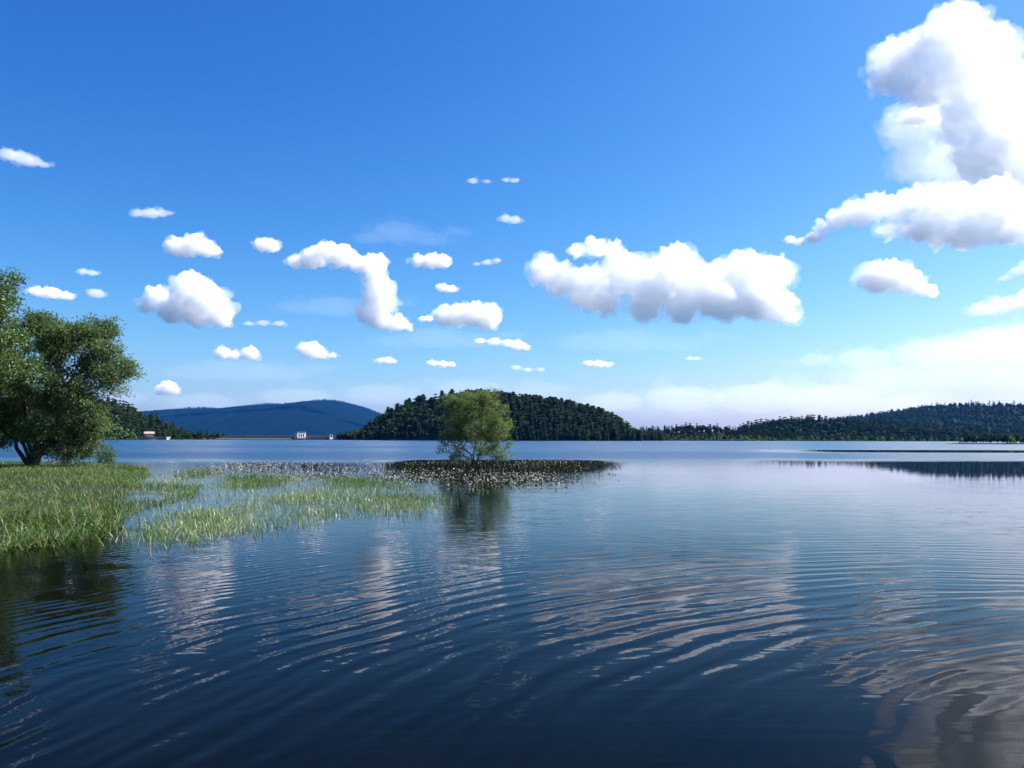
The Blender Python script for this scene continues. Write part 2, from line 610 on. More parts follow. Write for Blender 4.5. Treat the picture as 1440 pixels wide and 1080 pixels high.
CON_HI = [conifer_arrays(1.0, 11, 8, s) for s in (1, 2, 3)]
CON_LO = [conifer_arrays(1.0, 6, 5, s) for s in (11, 12, 13)]
BRO_HI = [broadleaf_arrays(1.0, 300, s) for s in (21, 22, 23, 24)]
BRO_LO = [broadleaf_arrays(1.0, 70, s) for s in (31, 32, 33)]
SHRUB = [broadleaf_arrays(1.0, 220, s, 0.6, -0.1) for s in (41, 42, 43)]


def scale_arrays(a):
    # the trunk foot of the unit trees reaches 0.6 below ground; make that 3 % of the height
    V = a[0].copy()
    V[V[:, 2] < -0.3, 2] = -0.03
    return (V,) + a[1:]


CON_HI, CON_LO, BRO_HI, BRO_LO, SHRUB = ([scale_arrays(a) for a in L] for L in (CON_HI, CON_LO, BRO_HI, BRO_LO, SHRUB))
ME = {}
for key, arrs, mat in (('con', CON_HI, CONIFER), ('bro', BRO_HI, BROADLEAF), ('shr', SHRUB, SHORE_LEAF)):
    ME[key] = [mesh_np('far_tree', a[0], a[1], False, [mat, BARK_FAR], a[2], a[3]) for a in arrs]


def joined(name, arrs, mat, P, H, Wd, seed, label):
    r = np.random.default_rng(seed)
    V, Q, M, T = [], [], [], []
    n = 0
    for p, h, w in zip(P, H, Wd):
        a = arrs[r.integers(len(arrs))]
        an = r.uniform(0, 6.28)
        c, s = math.cos(an), math.sin(an)
        v = a[0]
        V.append(np.stack([(v[:, 0] * c - v[:, 1] * s) * w + p[0], (v[:, 0] * s + v[:, 1] * c) * w + p[1], v[:, 2] * h + p[2]], 1))
        Q.append(a[1] + n)
        M.append(a[2])
        T.append(np.clip(a[3] + r.uniform(-0.25, 0.25), 0, 1))
        n += len(v)
    me = mesh_np(name, np.concatenate(V), np.concatenate(Q), False, [mat, BARK_FAR], np.concatenate(M), np.concatenate(T))
    return tag(link(name, me), label, kind='stuff')


# ---- which tree stands where
def smooth_noise(x, y, s, seed):
    return np.array([noise.noise(Vector((a * s + seed, b * s, seed))) for a, b in zip(x, y)])


ORD = ('first second third fourth fifth sixth seventh eighth ninth tenth eleventh twelfth thirteenth fourteenth fifteenth sixteenth seventeenth eighteenth '
       'nineteenth twentieth').split()
TENS = {20: 'twenty', 30: 'thirty', 40: 'forty'}


def ordinal(i):
    return ORD[i] if i < 20 else (('thirtieth' if i == 29 else 'fortieth') if i in (29, 39) else TENS[(i + 1) // 10 * 10] + '-' + ORD[(i + 1) % 10 - 1])


woods = []      # (kind, pos, height, width, zone label, group, hill)
def plant(hill, spacing, conifer_share, seed, hmul=1.0):
    P, V = hill.scatter(spacing, seed=seed)
    r = np.random.default_rng(seed + 100)
    mixn = smooth_noise(P[:, 0], P[:, 1], 0.02, seed * 1.3)
    out = []
    for p, v, mn in zip(P, V, mixn):
        if p[2] < 0.25:
            continue
        con = r.uniform() < np.clip(conifer_share(p, v) + mn * 0.5, 0.02, 0.98)
        edge = min(1.0, 0.55 + 0.45 * (p[2] / 14.0))
        h = hill.tree_h * r.uniform(0.7, 1.12) * (1.1 if con else 0.82) * hmul * edge
        w = h * r.uniform(0.85, 1.15) * (0.95 if con else 1.15)
        out.append(['con' if con else 'bro', p, h, w, v, hill])
    return out


mid_x = (H_MID.x0 + H_MID.x1) / 2
all_trees = []
all_trees += plant(H_MID, 5.8, lambda p, v: (0.08 if p[0] < mid_x - 40 else 0.8) + (0.35 if v > 0.4 else 0.0), 3)
all_trees += plant(H_LEFT, 7.5, lambda p, v: 0.45 if v > 0.2 else 0.05, 5)
all_trees += plant(H_LOW, 6.5, lambda p, v: 0.45, 7, 0.9)
ridge_trees = plant(H_RIDGE, 10.5, lambda p, v: 0.55 if v > 0.3 else 0.2, 9)
far_trees = plant(H_FAR, 19.0, lambda p, v: 0.5, 11, 1.15)


def zone(kind, t):
    hill, v, p = t[5], t[4], t[1]
    noun = 'spruce' if kind == 'con' else 'broadleaf tree'
    size = 'tall' if t[2] > hill.tree_h * 0.93 else 'smaller'
    if hill is H_MID:
        f = (p[0] - hill.x0) / (hill.x1 - hill.x0)
        side = 'left flank' if f < 0.33 else ('centre' if f < 0.55 else 'right flank')
        row = 'at the waterline' if v < 0.12 else ('on the lower slope' if v < 0.3 else ('on the upper slope' if v < 0.44 else 'on the skyline'))
        return f'{size} {noun} {row} of the middle hill, {side}', 'trees on the middle hill'
    if hill is H_LEFT:
        row = 'at the waterline' if v < 0.12 else ('on the slope' if v < 0.42 else 'on the skyline')
        return f'{size} {noun} {row} of the hill behind the left tree', 'trees on the left hill'
    row = 'at the waterline' if v < 0.2 else ('behind the shore' if v < 0.42 else 'along the top')
    return f'{size} {noun} {row} of the low wood beside the middle hill', 'trees of the low right shore'


# the 300 of each kind that show largest stand alone, the rest of each hill is one wood
rest = {}
for kind, nm in (('con', 'spruce_tree'), ('bro', 'broadleaf_tree')):
    mine = [t for t in all_trees if t[0] == kind]
    # showing largest: near, tall, and on a front row or on the skyline
    mine.sort(key=lambda t: -(t[2] / t[1][1] * (1.25 if t[4] < 0.14 or 0.42 < t[4] < 0.52 else 1.0)))
    for i, t in enumerate(mine):
        if i < 290:
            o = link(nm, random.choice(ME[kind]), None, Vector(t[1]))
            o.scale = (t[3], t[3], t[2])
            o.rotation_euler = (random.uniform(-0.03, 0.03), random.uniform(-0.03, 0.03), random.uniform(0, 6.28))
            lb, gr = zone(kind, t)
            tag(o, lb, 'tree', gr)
        else:
            rest.setdefault((kind, t[5].name), []).append(t)
for (kind, hn), L in rest.items():
    joined('spruce_wood' if kind == 'con' else 'broadleaf_wood', CON_LO if kind == 'con' else BRO_LO, CONIFER if kind == 'con' else BROADLEAF,
           [t[1] for t in L], [t[2] for t in L], [t[3] for t in L], 5, 'dense wood on the ' + hn.replace('_', ' '))
for L0, hn in ((ridge_trees, 'right ridge'), (far_trees, 'far right hill')):
    for kind in ('con', 'bro'):
        L = [t for t in L0 if t[0] == kind]
        joined('spruce_wood' if kind == 'con' else 'broadleaf_wood', CON_LO if kind == 'con' else BRO_LO, CONIFER if kind == 'con' else BROADLEAF,
               [t[1] for t in L], [t[2] for t in L], [t[3] for t in L], 6, 'distant dense forest on the ' + hn)
# a fringe of tree tops along the mountain's crest
P, V = H_MOUNT.scatter(24.0, 0.44, 0.53, 13)
keep = rng.uniform(size=len(P)) < 0.6
P = P[keep]
hh = rng.uniform(14, 30, len(P))
joined('mountain_forest', CON_LO, CONIFER, P, hh, hh * 1.3, 8, 'distant forest fringe along the crest of the blue mountain')

# ---- shrubs and young trees by the water: each one a thing
def shrub(px, py_top, py_base, dist, label, group, kind='shr', name='shore_shrub', wmul=1.0, cat='shrub'):
    top, bot = at(px, py_top, dist), at(px, py_base, dist)
    h = top.z - max(0.0, min(bot.z, 0.6))
    o = link(name, random.choice(ME[kind]), None, Vector((bot.x, dist, max(0.05, min(bot.z, 0.6)))))
    o.scale = (h * wmul, h * wmul, h)
    o.rotation_euler = (0, 0, random.uniform(0, 6.28))
    return tag(o, label, cat, group)


for i, px in enumerate((118, 128, 139, 150, 160, 169, 178, 186)):
    shrub(px, (585, 588, 584, 590, 595, 598, 602, 606)[i], 619, 735 - i * 2, f'{ordinal(i)} sunlit bush rightward from the willow towards the brown house, at the waterline',
          'bushes on the far left bank', wmul=0.95)
for i in range(26):
    px = 1352 + i * 5.2 + random.uniform(-1.5, 1.5)
    tt = 613 + random.uniform(-2, 3) - (1.5 if 8 < i < 20 else 0)
    dd = 332 + random.uniform(0, 14)
    shrub(px, tt, 624, dd, f'{ordinal(i)} dark bush from the left end of the low spit', 'bushes on the near right spit', random.choice(['shr', 'bro', 'bro']), 'spit_bush', 0.85)
spit = []
for k in range(25):
    a = k / 24
    spit.append(a)
sx = np.linspace(-8, 60, 18)
sv = np.linspace(0, 1, 6)
SX, SV = np.meshgrid(sx, sv)
p0 = at(1352, 624, 330)
env = np.clip((SX + 8) / 14, 0, 1)
SZ = -0.4 + 0.9 * env * np.sin(SV * np.pi)
spit_o = link('shore_spit', mesh_np('shore_spit', np.stack([p0.x + SX, 326 + SV * 26 + np.sin(SX * 0.3) * 1.2, SZ], -1).reshape(-1, 3), grid_faces(18, 6), True, [FOREST_FLOOR]))
tag(spit_o, 'low dark spit of land at the right edge', kind='structure')
for i in range(34):
    px = 1050 + i * 11.2 + random.uniform(-5, 5)
    shrub(px, 615.5 + random.uniform(-3, 1.5), 621.5, 975 + random.uniform(-6, 8), f'{ordinal(i)} pale green waterline bush from the left below the right ridge', 'bushes along the far right shore', 'shr', 'shore_shrub', 1.1)
for i in range(30):
    px = 718 + i * 6.2 + random.uniform(-2, 2)
    shrub(px, 607 + random.uniform(-6, 4), 620.5, 803 + random.uniform(-2, 5), f'{ordinal(i)} young spruce rightward of the lone tree at the middle hill foot',
          'young spruces at the foot of the middle hill', 'con', 'young_spruce', 1.15, 'tree')

# ---- dam with its buildings at the far end of the lake
CONCRETE = noisy('pale_concrete', (0.22, 0.215, 0.20), (0.34, 0.33, 0.31), 0.5, 0.9)
DAM_FACE = noisy('dam_face', (0.045, 0.052, 0.035), (0.085, 0.085, 0.065), 0.25, 0.95, 6)
WHITEWASH = noisy('white_plaster', (0.74, 0.74, 0.71), (0.83, 0.83, 0.8), 0.4, 0.8)
DARK_STEEL = noisy('dark_steel', (0.025, 0.025, 0.025), (0.06, 0.05, 0.045), 0.7, 0.6)
RUSTY = noisy('reddish_brick', (0.16, 0.07, 0.045), (0.26, 0.13, 0.09), 0.8, 0.9)
PINK_WALL = noisy('brownish_pink_plaster', (0.30, 0.20, 0.16), (0.40, 0.28, 0.22), 0.6, 0.9)
ROOF_TILE = noisy('pale_brown_roof', (0.24, 0.17, 0.12), (0.36, 0.27, 0.2), 1.2, 0.85)
m_, t_, b_ = new_mat('dark_window_glass')
b_.inputs['Base Color'].default_value = (0.012, 0.014, 0.018, 1)
b_.inputs['Roughness'].default_value = 0.12
WIN_GLASS = m_


def prism(bm, pts, x0, x1):
    """Extrude a (y, z) outline along x."""
    a = [bm.verts.new((x0, y, z)) for y, z in pts]
    b = [bm.verts.new((x1, y, z)) for y, z in pts]
    n = len(pts)
    for i in range(n):
        bm.faces.new([a[i], a[(i + 1) % n], b[(i + 1) % n], b[i]])
    bm.faces.new(a[::-1])
    bm.faces.new(b)


DD = 940.0
U = DD / F                                            # metres per photo pixel there
dz = lambda px, py: at(px, py, DD).z
dx_ = lambda px: at(px, 600, DD).x
xl, xr = dx_(226), dx_(492)
dam = empty('dam', ((xl + xr) / 2, DD, 0), 'long low dam with a pale crest closing the lake before the blue mountain', 'dam')
w = (xr - xl) / 2
zc = dz(350, 612.6)
bm = bmesh.new()
prism(bm, [(-9, -2.5), (0, zc - 1.9), (6, zc - 1.9), (16, -2.5)], -w, w)
bm_obj('embankment', bm, DAM_FACE, dam)
bm = bmesh.new()
box(bm, -w, w, -0.4, 6.0, zc - 1.895, zc - 0.55)
bm_obj('crest_road', bm, CONCRETE, dam)
box_obj('parapet', (-w, w, -0.75, -0.405, zc - 1.2, zc), CONCRETE, dam)
bm = bmesh.new()
prism(bm, [(-11.2, -2.4), (-11.2, 0.7), (-7.2, 0.7), (-7.2, -2.4)], -w, w)
bm_obj('waterline_kerb', bm, CONCRETE, dam)
for i in range(34):
    bx = -w + 4 + i * (2 * w - 8) / 33
    bm = bmesh.new()
    box(bm, bx - 0.14, bx + 0.14, -0.68, -0.44, zc + 0.004, zc + 0.75)
    if i == 0:
        post_me = bpy.data.meshes.new('railing_post')
        bm.to_mesh(post_me)
        post_me.materials.append(CONCRETE)
        base_x = bx
    bm.free()
    o = link('railing_post', post_me, dam, (bx - base_x, 0, 0))

# white gatehouse standing on a dark platform over the intake
gx0, gx1 = dx_(421.6), dx_(433.6)
gz0, gz1 = dz(428, 616.0), dz(428, 607.6)
gh = empty('gatehouse', ((gx0 + gx1) / 2, DD - 16, 0), 'white flat roofed gatehouse with three dark windows on the dam', 'building', rz=R(35))
gw = (gx1 - gx0) / 2
bm = bmesh.new()
box(bm, -gw, gw, -4.0, 4.0, gz0, gz1 - 0.35)
bm_obj('wall', bm, WHITEWASH, gh)
box_obj('roof', (-gw - 0.35, gw + 0.35, -4.4, 4.4, gz1 - 0.348, gz1 + 0.1), CONCRETE, gh)
for k in (-1, 0, 1):
    cx_ = k * gw * 0.52 - 0.3
    z0, z1 = gz0 + 1.6, gz0 + 4.9
    fr = box_obj('window', (cx_ - 0.75, cx_ + 0.75, -4.06, -3.9, z0, z1), DARK_STEEL, gh)
    box_obj('pane', (cx_ - 0.62, cx_ - 0.05, -4.09, -4.07, z0 + 0.12, z1 - 0.12), WIN_GLASS, fr)
    box_obj('pane', (cx_ + 0.05, cx_ + 0.62, -4.09, -4.07, z0 + 0.12, z1 - 0.12), WIN_GLASS, fr)
box_obj('sill_band', (-gw - 0.1, gw + 0.1, -4.15, -4.005, gz0 + 0.9, gz0 + 1.2), CONCRETE, gh)
box_obj('platform', (-gw - 4.0, gw + 1.0, -5.0, 6.0, gz0 - 1.3, gz0 - 0.003), DARK_STEEL, gh)
box_obj('pier', (gw - 2.6, gw - 0.1, -4.6, 0.5, -2.5, gz0 - 1.304), WHITEWASH, gh)
box_obj('pier', (-gw - 2.0, -gw - 0.6, -3.8, 0.5, -2.5, gz0 - 1.304), DARK_STEEL, gh)
box_obj('foot_block', (gw - 5.5, gw - 2.7, -4.0, 0.0, -2.5, 1.0), CONCRETE, gh)

# footbridge from the gatehouse to the small tower, over the spillway bays
bx0, bx1 = dx_(434.6), dx_(490)
br = empty('spillway_bridge', ((bx0 + bx1) / 2, DD - 13, 0), 'pale footbridge on dark piers between the gatehouse and the small tower', 'bridge')
bw = (bx1 - bx0) / 2
zb = dz(460, 615.6)
box_obj('deck', (-bw, bw, -1.5, 2.0, zb - 0.9, zb), CONCRETE, br)
box_obj('girder', (-bw, bw, -1.2, 1.7, zb - 2.0, zb - 0.904), RUSTY, br)
for i in range(9):
    xx = -bw + 2.2 + i * (2 * bw - 4.4) / 8
    box_obj('bridge_pier', (xx - 0.7, xx + 0.7, -1.0, 1.5, -2.5, zb - 2.004), DARK_STEEL if i % 3 else CONCRETE, br)
box_obj('rail', (-bw, bw, -1.48, -1.36, zb + 0.85, zb + 0.98), DARK_STEEL, br)
for i in range(14):
    xx = -bw + 0.4 + i * (2 * bw - 0.8) / 13
    box_obj('rail_post', (xx - 0.07, xx + 0.07, -1.46, -1.38, zb + 0.002, zb + 0.848), DARK_STEEL, br)
box_obj('sill_wall', (-bw, -bw * 0.1, -2.6, -1.0, -2.5, 0.9), CONCRETE, br)

tx = dx_(469.8)
tw = empty('spillway_tower', (tx, DD - 17, 0), 'slim white tower with one dark opening near the dark hill', 'tower', rz=R(35))
z0t, z1t = -2.5, dz(470, 611.4)
box_obj('shaft', (-1.6, 1.6, -1.5, 1.5, z0t, z1t), WHITEWASH, tw)
box_obj('roof', (-2.0, 2.0, -1.9, 1.9, z1t + 0.002, z1t + 0.5), CONCRETE, tw)
box_obj('opening', (-0.85, 0.85, -1.56, -1.48, z1t - 3.0, z1t - 1.1), WIN_GLASS, tw)
box_obj('mast', (-0.12, 0.12, -0.12, 0.12, z1t + 0.502, z1t + 6.0), DARK_STEEL, tw)
box_obj('base', (-1.9, 4.2, -1.9, 1.8, -2.5, 1.2), CONCRETE, tw)

# reddish hut at the end of the bridge
hut = empty('service_hut', (dx_(487), DD - 10, 0), 'small reddish hut at the foot of the dark hill beside the bridge', 'hut', rz=R(10))
zh = dz(486, 617)
box_obj('wall', (-2.4, 2.4, -1.8, 1.8, -1.0, zh + 2.1), RUSTY, hut)
bm = bmesh.new()
prism(bm, [(-2.2, zh + 2.102), (2.2, zh + 2.102), (0, zh + 3.6)], -2.7, 2.7)
bm_obj('roof', bm, ROOF_TILE, hut)
box_obj('door', (-0.6, 0.6, -1.86, -1.79, zh - 0.4, zh + 1.6), DARK_STEEL, hut)

# brown house with its pale terrace on the left bank
HD = 735.0
hx = lambda px: at(px, 600, HD).x
hz = lambda py: at(205, py, HD).z
ter = empty('lake_terrace', (hx(214.5), HD, 0), 'long pale stone terrace with steps on the left bank below the brown house', 'terrace')
tw2 = (hx(236) - hx(193)) / 2
zt = hz(614.3)
box_obj('terrace_slab', (-tw2, tw2, -2.5, 6.0, zt - 1.0, zt), CONCRETE, ter)
box_obj('wall', (-tw2 * 0.5, tw2 * 0.98, -1.6, 5.0, -2.5, zt - 1.003), noisy('weathered_wall', (0.16, 0.14, 0.1), (0.34, 0.31, 0.25), 0.6, 0.9), ter)
for i in range(7):
    xx = -tw2 * 0.45 + i * tw2 * 0.235
    box_obj('buttress', (xx - 0.35, xx + 0.35, -2.3, -1.605, -2.5, zt - 1.003), CONCRETE, ter)
for i in range(6):
    box_obj('step', (-tw2 * 0.28 + i * 0.5, -tw2 * 0.28 + 7.0 + i * 0.5, -4.6 + i * 0.38, -2.305, -2.5 + 0.0 * i, 0.25 + i * (zt - 1.4) / 6), CONCRETE, ter)
for i in range(16):
    xx = -tw2 + 0.4 + i * (2 * tw2 - 0.8) / 15
    box_obj('railing_post', (xx - 0.07, xx + 0.07, -2.45, -2.33, zt + 0.002, zt + 0.95), CONCRETE, ter)
box_obj('rail', (-tw2, tw2, -2.45, -2.33, zt + 0.952, zt + 1.05), CONCRETE, ter)

ho = empty('lake_house', (hx(205.3), HD + 6.5, zt), 'brownish pink house with a wide pale roof on the terrace at the left bank', 'house', rz=R(28))
hw = (hx(211.5) - hx(199.5)) / 2 * 0.82
hh_ = hz(607.2) - zt
box_obj('wall', (-hw, hw, -3.0, 3.2, 0.0, hh_ * 0.66), PINK_WALL, ho)
bm = bmesh.new()
prism(bm, [(-4.2, hh_ * 0.60), (0, hh_ * 0.98), (4.2, hh_ * 0.60), (4.2, hh_ * 0.66), (0, hh_ * 1.05), (-4.2, hh_ * 0.66)], -hw - 1.3, hw + 1.3)
bm_obj('roof', bm, ROOF_TILE, ho)
bm = bmesh.new()
prism(bm, [(-3.0, hh_ * 0.662), (3.2, hh_ * 0.662), (0.1, hh_ * 0.95)], -hw, hw)
bm_obj('gable', bm, PINK_WALL, ho)
box_obj('balcony', (-hw - 0.3, hw + 0.3, -4.0, -3.005, hh_ * 0.36, hh_ * 0.41), ROOF_TILE, ho)
box_obj('chimney', (1.0, 1.7, 0.6, 1.3, hh_ * 0.9, hh_ * 1.22), PINK_WALL, ho)
for z0, z1 in ((0.06, 0.3), (0.42, 0.6)):
    for k in range(4):
        cx_ = -hw * 0.75 + k * hw * 0.5
        fr = box_obj('window', (cx_ - 0.55, cx_ + 0.55, -3.06, -2.9, hh_ * z0, hh_ * z1), WHITEWASH, ho)
        box_obj('pane', (cx_ - 0.42, cx_ + 0.42, -3.09, -3.065, hh_ * z0 + 0.12, hh_ * z1 - 0.12), WIN_GLASS, fr)

# ================================================================ near trees
WILLOW = leaf_mat('willow_leaves', [(0.0, (0.035, 0.065, 0.02)), (0.55, (0.06, 0.105, 0.03)), (1.0, (0.10, 0.16, 0.045))], 0.3, 0.5, 0.22,
                  back=(0.085, 0.12, 0.06))
ALDER = leaf_mat('edge_tree_leaves', [(0.0, (0.03, 0.06, 0.015)), (0.55, (0.055, 0.10, 0.022)), (1.0, (0.10, 0.16, 0.035))], 0.3, 0.42, 0.45)
LONE = leaf_mat('lone_tree_leaves', [(0.0, (0.065, 0.095, 0.026)), (0.55, (0.115, 0.16, 0.042)), (1.0, (0.18, 0.23, 0.065))], 0.45, 0.5, 0.35,
                back=(0.10, 0.13, 0.07))


def tube_path(pts, rads, sides=6):
    """A tapering tube along points."""
    pts = [Vector(p) for p in pts]
    V, Q = [], []
    up = Vector((0.31, 0.17, 0.93))
    for i, p in enumerate(pts):
        d = (pts[min(i + 1, len(pts) - 1)] - pts[max(i - 1, 0)]).normalized()
        a = d.cross(up)
        a = a.normalized() if a.length > 1e-4 else Vector((1, 0, 0))
        b = d.cross(a)
        for k in range(sides):
            t = 2 * math.pi * k / sides
            V.append((p + (a * math.cos(t) + b * math.sin(t)) * rads[i])[:])
    for i in range(len(pts) - 1):
        for k in range(sides):
            k2 = (k + 1) % sides
            Q.append((i * sides + k, i * sides + k2, (i + 1) * sides + k2, (i + 1) * sides + k))
    return V, Q


class Tubes:
    def __init__(s): s.V, s.Q = [], []

    def add(s, pts, rads, sides=6):
        v, q = tube_path(pts, rads, sides)
        n = len(s.V)
        s.V += v
        s.Q += [tuple(i + n for i in f) for f in q]

    def link(s, name, mat, parent):
        return link(name, mesh_np(name, np.array(s.V), np.array(s.Q, np.int32), True, [mat]), parent)


def bez(a, b, c, n):
    return [a * (1 - t) ** 2 + b * 2 * t * (1 - t) + c * t * t for t in (i / n for i in range(n + 1))]


def leaf_mesh(name, P, D, L, Wd, tint, mat, fold=0.25):
    """Leaf blades: base P, direction D, length L, width Wd."""
    n = len(P)
    r = np.random.default_rng(len(P))
    S = np.cross(D, r.normal(size=(n, 3)))
    S /= np.linalg.norm(S, axis=1)[:, None] + 1e-9
    N = np.cross(S, D)
    L, Wd = L[:, None], Wd[:, None]
    mid = P + D * L * 0.45
    V = np.stack([P, mid + S * Wd * 0.5 + N * Wd * fold, P + D * L, mid - S * Wd * 0.5 + N * Wd * fold], 1).reshape(-1, 3)
    Q = (np.arange(n)[:, None] * 4 + np.arange(4)[None, :]).astype(np.int32)
    return mesh_np(name, V, Q, False, [mat], None, np.repeat(tint, 4))


def near_tree(name, label, cat, base, stems, lobes, n_clusters, per, leaf_len, leaf_w, mat, seed, gap=-0.12, gap_scale=0.9,
              spread=0.34, droop=0.35, stem_r=0.09, thin=None, limb_n=70, bough=None):
    """stems: tip points relative to the base; lobes: (centre, radii) of the crown relative to the base."""
    r = np.random.default_rng(seed)
    root = empty(name, base, label, cat)
    lob = [(np.array(c, float), np.array(q, float)) for c, q in lobes]
    vol = np.array([q.prod() ** (2 / 3) for c, q in lob])
    vol /= vol.sum()
    C, out = [], []
    while len(C) < n_clusters:
        i = r.choice(len(lob), p=vol)
        c, q = lob[i]
        d = r.normal(size=3)
        d /= np.linalg.norm(d)
        rad = r.uniform(0.35, 1.0) ** 0.5 * (1 + 0.10 * r.normal())
        p = c + d * q * rad
        if p[2] < 0.15:
            continue
        g_ = noise.noise(Vector(p * gap_scale) + Vector((seed, 0, 0)))
        if g_ < gap and rad < 1.05:
            continue
        if thin is not None and r.uniform() > thin(p):
            continue
        C.append(p)
        out.append(d)
    C, out = np.array(C), np.array(out)
    if bough:                                  # each bough carries a handful of leaf sprays close together
        k, rb = bough
        i = np.repeat(np.arange(len(C)), k)
        off = r.normal(size=(len(i), 3)) * rb * np.array([1, 1, 0.6])
        C, out = C[i] + off, out[i]
        keep = C[:, 2] > 0.15
        C, out = C[keep], out[keep]
    # stems
    stem_pts = []
    for k, tip in enumerate(stems):
        tip = Vector(tip)
        st = Vector((r.normal() * 0.08, r.normal() * 0.08, -0.25))
        mid = st.lerp(tip, 0.5) + Vector((tip.x * -0.12 + r.normal() * 0.08, tip.y * -0.12, tip.z * 0.06))
        pts = bez(st, mid, tip, 9)
        pts = [p + Vector((r.normal(), r.normal(), 0)) * 0.025 * min(i, 4) for i, p in enumerate(pts)]
        sr = stem_r * r.uniform(0.75, 1.1)
        tb = Tubes()
        tb.add(pts, [sr * (1.25 if i == 0 else 1) * (1 - 0.75 * i / 9) for i in range(10)], 8)
        tb.link('trunk', BARK, root)
        stem_pts += [(p, sr * (1 - 0.75 * i / 9)) for i, p in enumerate(pts) if i >= 2]
    SP = np.array([p[:] for p, _ in stem_pts])
    SR = [q for _, q in stem_pts]
    # limbs to part of the leaf clusters, twigs to the others
    limbs, twigs = Tubes(), Tubes()
    pick = r.permutation(len(C))[:limb_n]
    nodes, nr = [p for p in SP], list(SR)
    for j in pick:
        c = C[j]
        dist = np.linalg.norm(SP - c, axis=1) + np.maximum(0, SP[:, 2] - c[2] + 0.3) * 3.0
        i = int(dist.argmin())
        a, b = Vector(SP[i]), Vector(c)
        mid = a.lerp(b, 0.5) + Vector((r.normal() * 0.15, r.normal() * 0.15, 0.12 * (b - a).length))
        pts = bez(a, mid, b, 5)
        limbs.add(pts, [SR[i] * 0.55 * (1 - 0.8 * q / 5) for q in range(6)], 5)
        for q in (2, 3, 4, 5):
            nodes.append(np.array(pts[q][:]))
            nr.append(SR[i] * 0.2)
    nodes = np.array(nodes)
    for j in range(0, len(C), 2):
        c = C[j]
        i = int((np.linalg.norm(nodes - c, axis=1) + np.maximum(0, nodes[:, 2] - c[2]) * 1.5).argmin())
        a, b = Vector(nodes[i]), Vector(c)
        mid = a.lerp(b, 0.5) + Vector((r.normal() * 0.1, r.normal() * 0.1, 0.1 * (b - a).length))
        twigs.add(bez(a, mid, b, 3), [0.014, 0.011, 0.008, 0.004], 3)
    limbs.link('limbs', BARK, root)['kind'] = 'stuff'
    twigs.link('twigs', BARK, root)['kind'] = 'stuff'
    # leaves
    n = len(C) * per
    ci = np.repeat(np.arange(len(C)), per)
    P = C[ci] + r.normal(size=(n, 3)) * spread * np.array([1, 1, 0.75])
    D = out[ci] * 0.5 + r.normal(size=(n, 3)) * 0.75 + np.array([0, 0, -droop])
    D /= np.linalg.norm(D, axis=1)[:, None]
    ok = P[:, 2] > 0.05
    tint = np.clip(0.5 + 0.16 * r.normal(size=len(C))[ci] + 0.2 * r.normal(size=n), 0, 1)
    me = leaf_mesh('crown', P[ok], D[ok], leaf_len * r.uniform(0.7, 1.3, n)[ok], leaf_w * r.uniform(0.75, 1.25, n)[ok], tint[ok], mat)
    cr = link('crown', me, root)
    cr['kind'] = 'stuff'
    return root


# bank the left trees stand on: barely above the water
def bank_z(x, y):
    """Height of the left bank, from its outline seen in plan."""
    n1 = 0.5 * np.sin(x * 0.9 + y * 0.23) + 0.3 * np.sin(x * 0.37 - y * 0.5 + 1) + 0.2 * np.sin(x * 1.7 + 2)
    edge_x = np.interp(y, [8, 12, 14, 17, 21, 26, 32, 38, 44, 48], [-8.5, -8.2, -8.0, -9.0, -11.2, -13.0, -15.6, -18.0, -20.2, -24.0])
    d = edge_x + n1 * 0.5 - x                      # metres inside the bank
    e = np.minimum(d, np.minimum((y - 11.6 + n1 * 0.3) * 1.0, (47.5 + n1 * 0.4 - y) * 0.8))
    return np.clip(e * 0.09, -0.6, 0.16) + 0.015 * n1


bx_ = np.linspace(-46, -6, 90)
by_ = np.linspace(7, 53, 90)
BX, BY = np.meshgrid(bx_, by_)
bank = link('grassy_bank', mesh_np('grassy_bank', np.stack([BX, BY, bank_z(BX, BY)], -1).reshape(-1, 3), grid_faces(90, 90), True, [MUD]))
tag(bank, 'low muddy bank under the grass at the left', kind='structure')

wb = on_water(46, 661)
wb.z = 0.1
s = wb.y / F                                     # metres per photo pixel at the willow


def lob(px, py, rx, ry, depth=0.0, rd=None):
    return ((px - 46) * s, depth, (661 - py) * s), (rx * s, (rd or rx) * s, ry * s)


near_tree('willow_tree', 'broad bushy willow with silvery leaves and forked trunk on the left bank', 'tree', wb,
          [((10 - 46) * s, 0.3, 95 * s), ((38 - 46) * s, -0.4, 120 * s), ((70 - 46) * s, 0.2, 100 * s), ((100 - 46) * s, -0.3, 95 * s), ((-30 - 46) * s, 0.4, 90 * s), ((66 - 46) * s, 1.0, 130 * s)],
          [lob(128, 492, 34, 32, -0.5), lob(152, 536, 28, 34, -0.3), lob(92, 484, 32, 28), lob(74, 545, 52, 46, -1.0), lob(112, 585, 44, 36, -0.6),
           lob(46, 480, 40, 34, 0.5), lob(14, 535, 48, 52, 0), lob(-34, 560, 60, 60, 0), lob(80, 608, 34, 20, -0.5), lob(124, 615, 15, 22, -0.2), lob(4, 600, 36, 28),
           lob(166, 545, 16, 20), lob(134, 466, 18, 13), lob(100, 630, 30, 14, -0.5), lob(60, 462, 16, 12), lob(172, 520, 12, 12)],
          320, 40, 0.16, 0.055, WILLOW, 4, stem_r=0.13, limb_n=150, gap=-0.02, gap_scale=0.6, bough=(8, 0.3), spread=0.18)

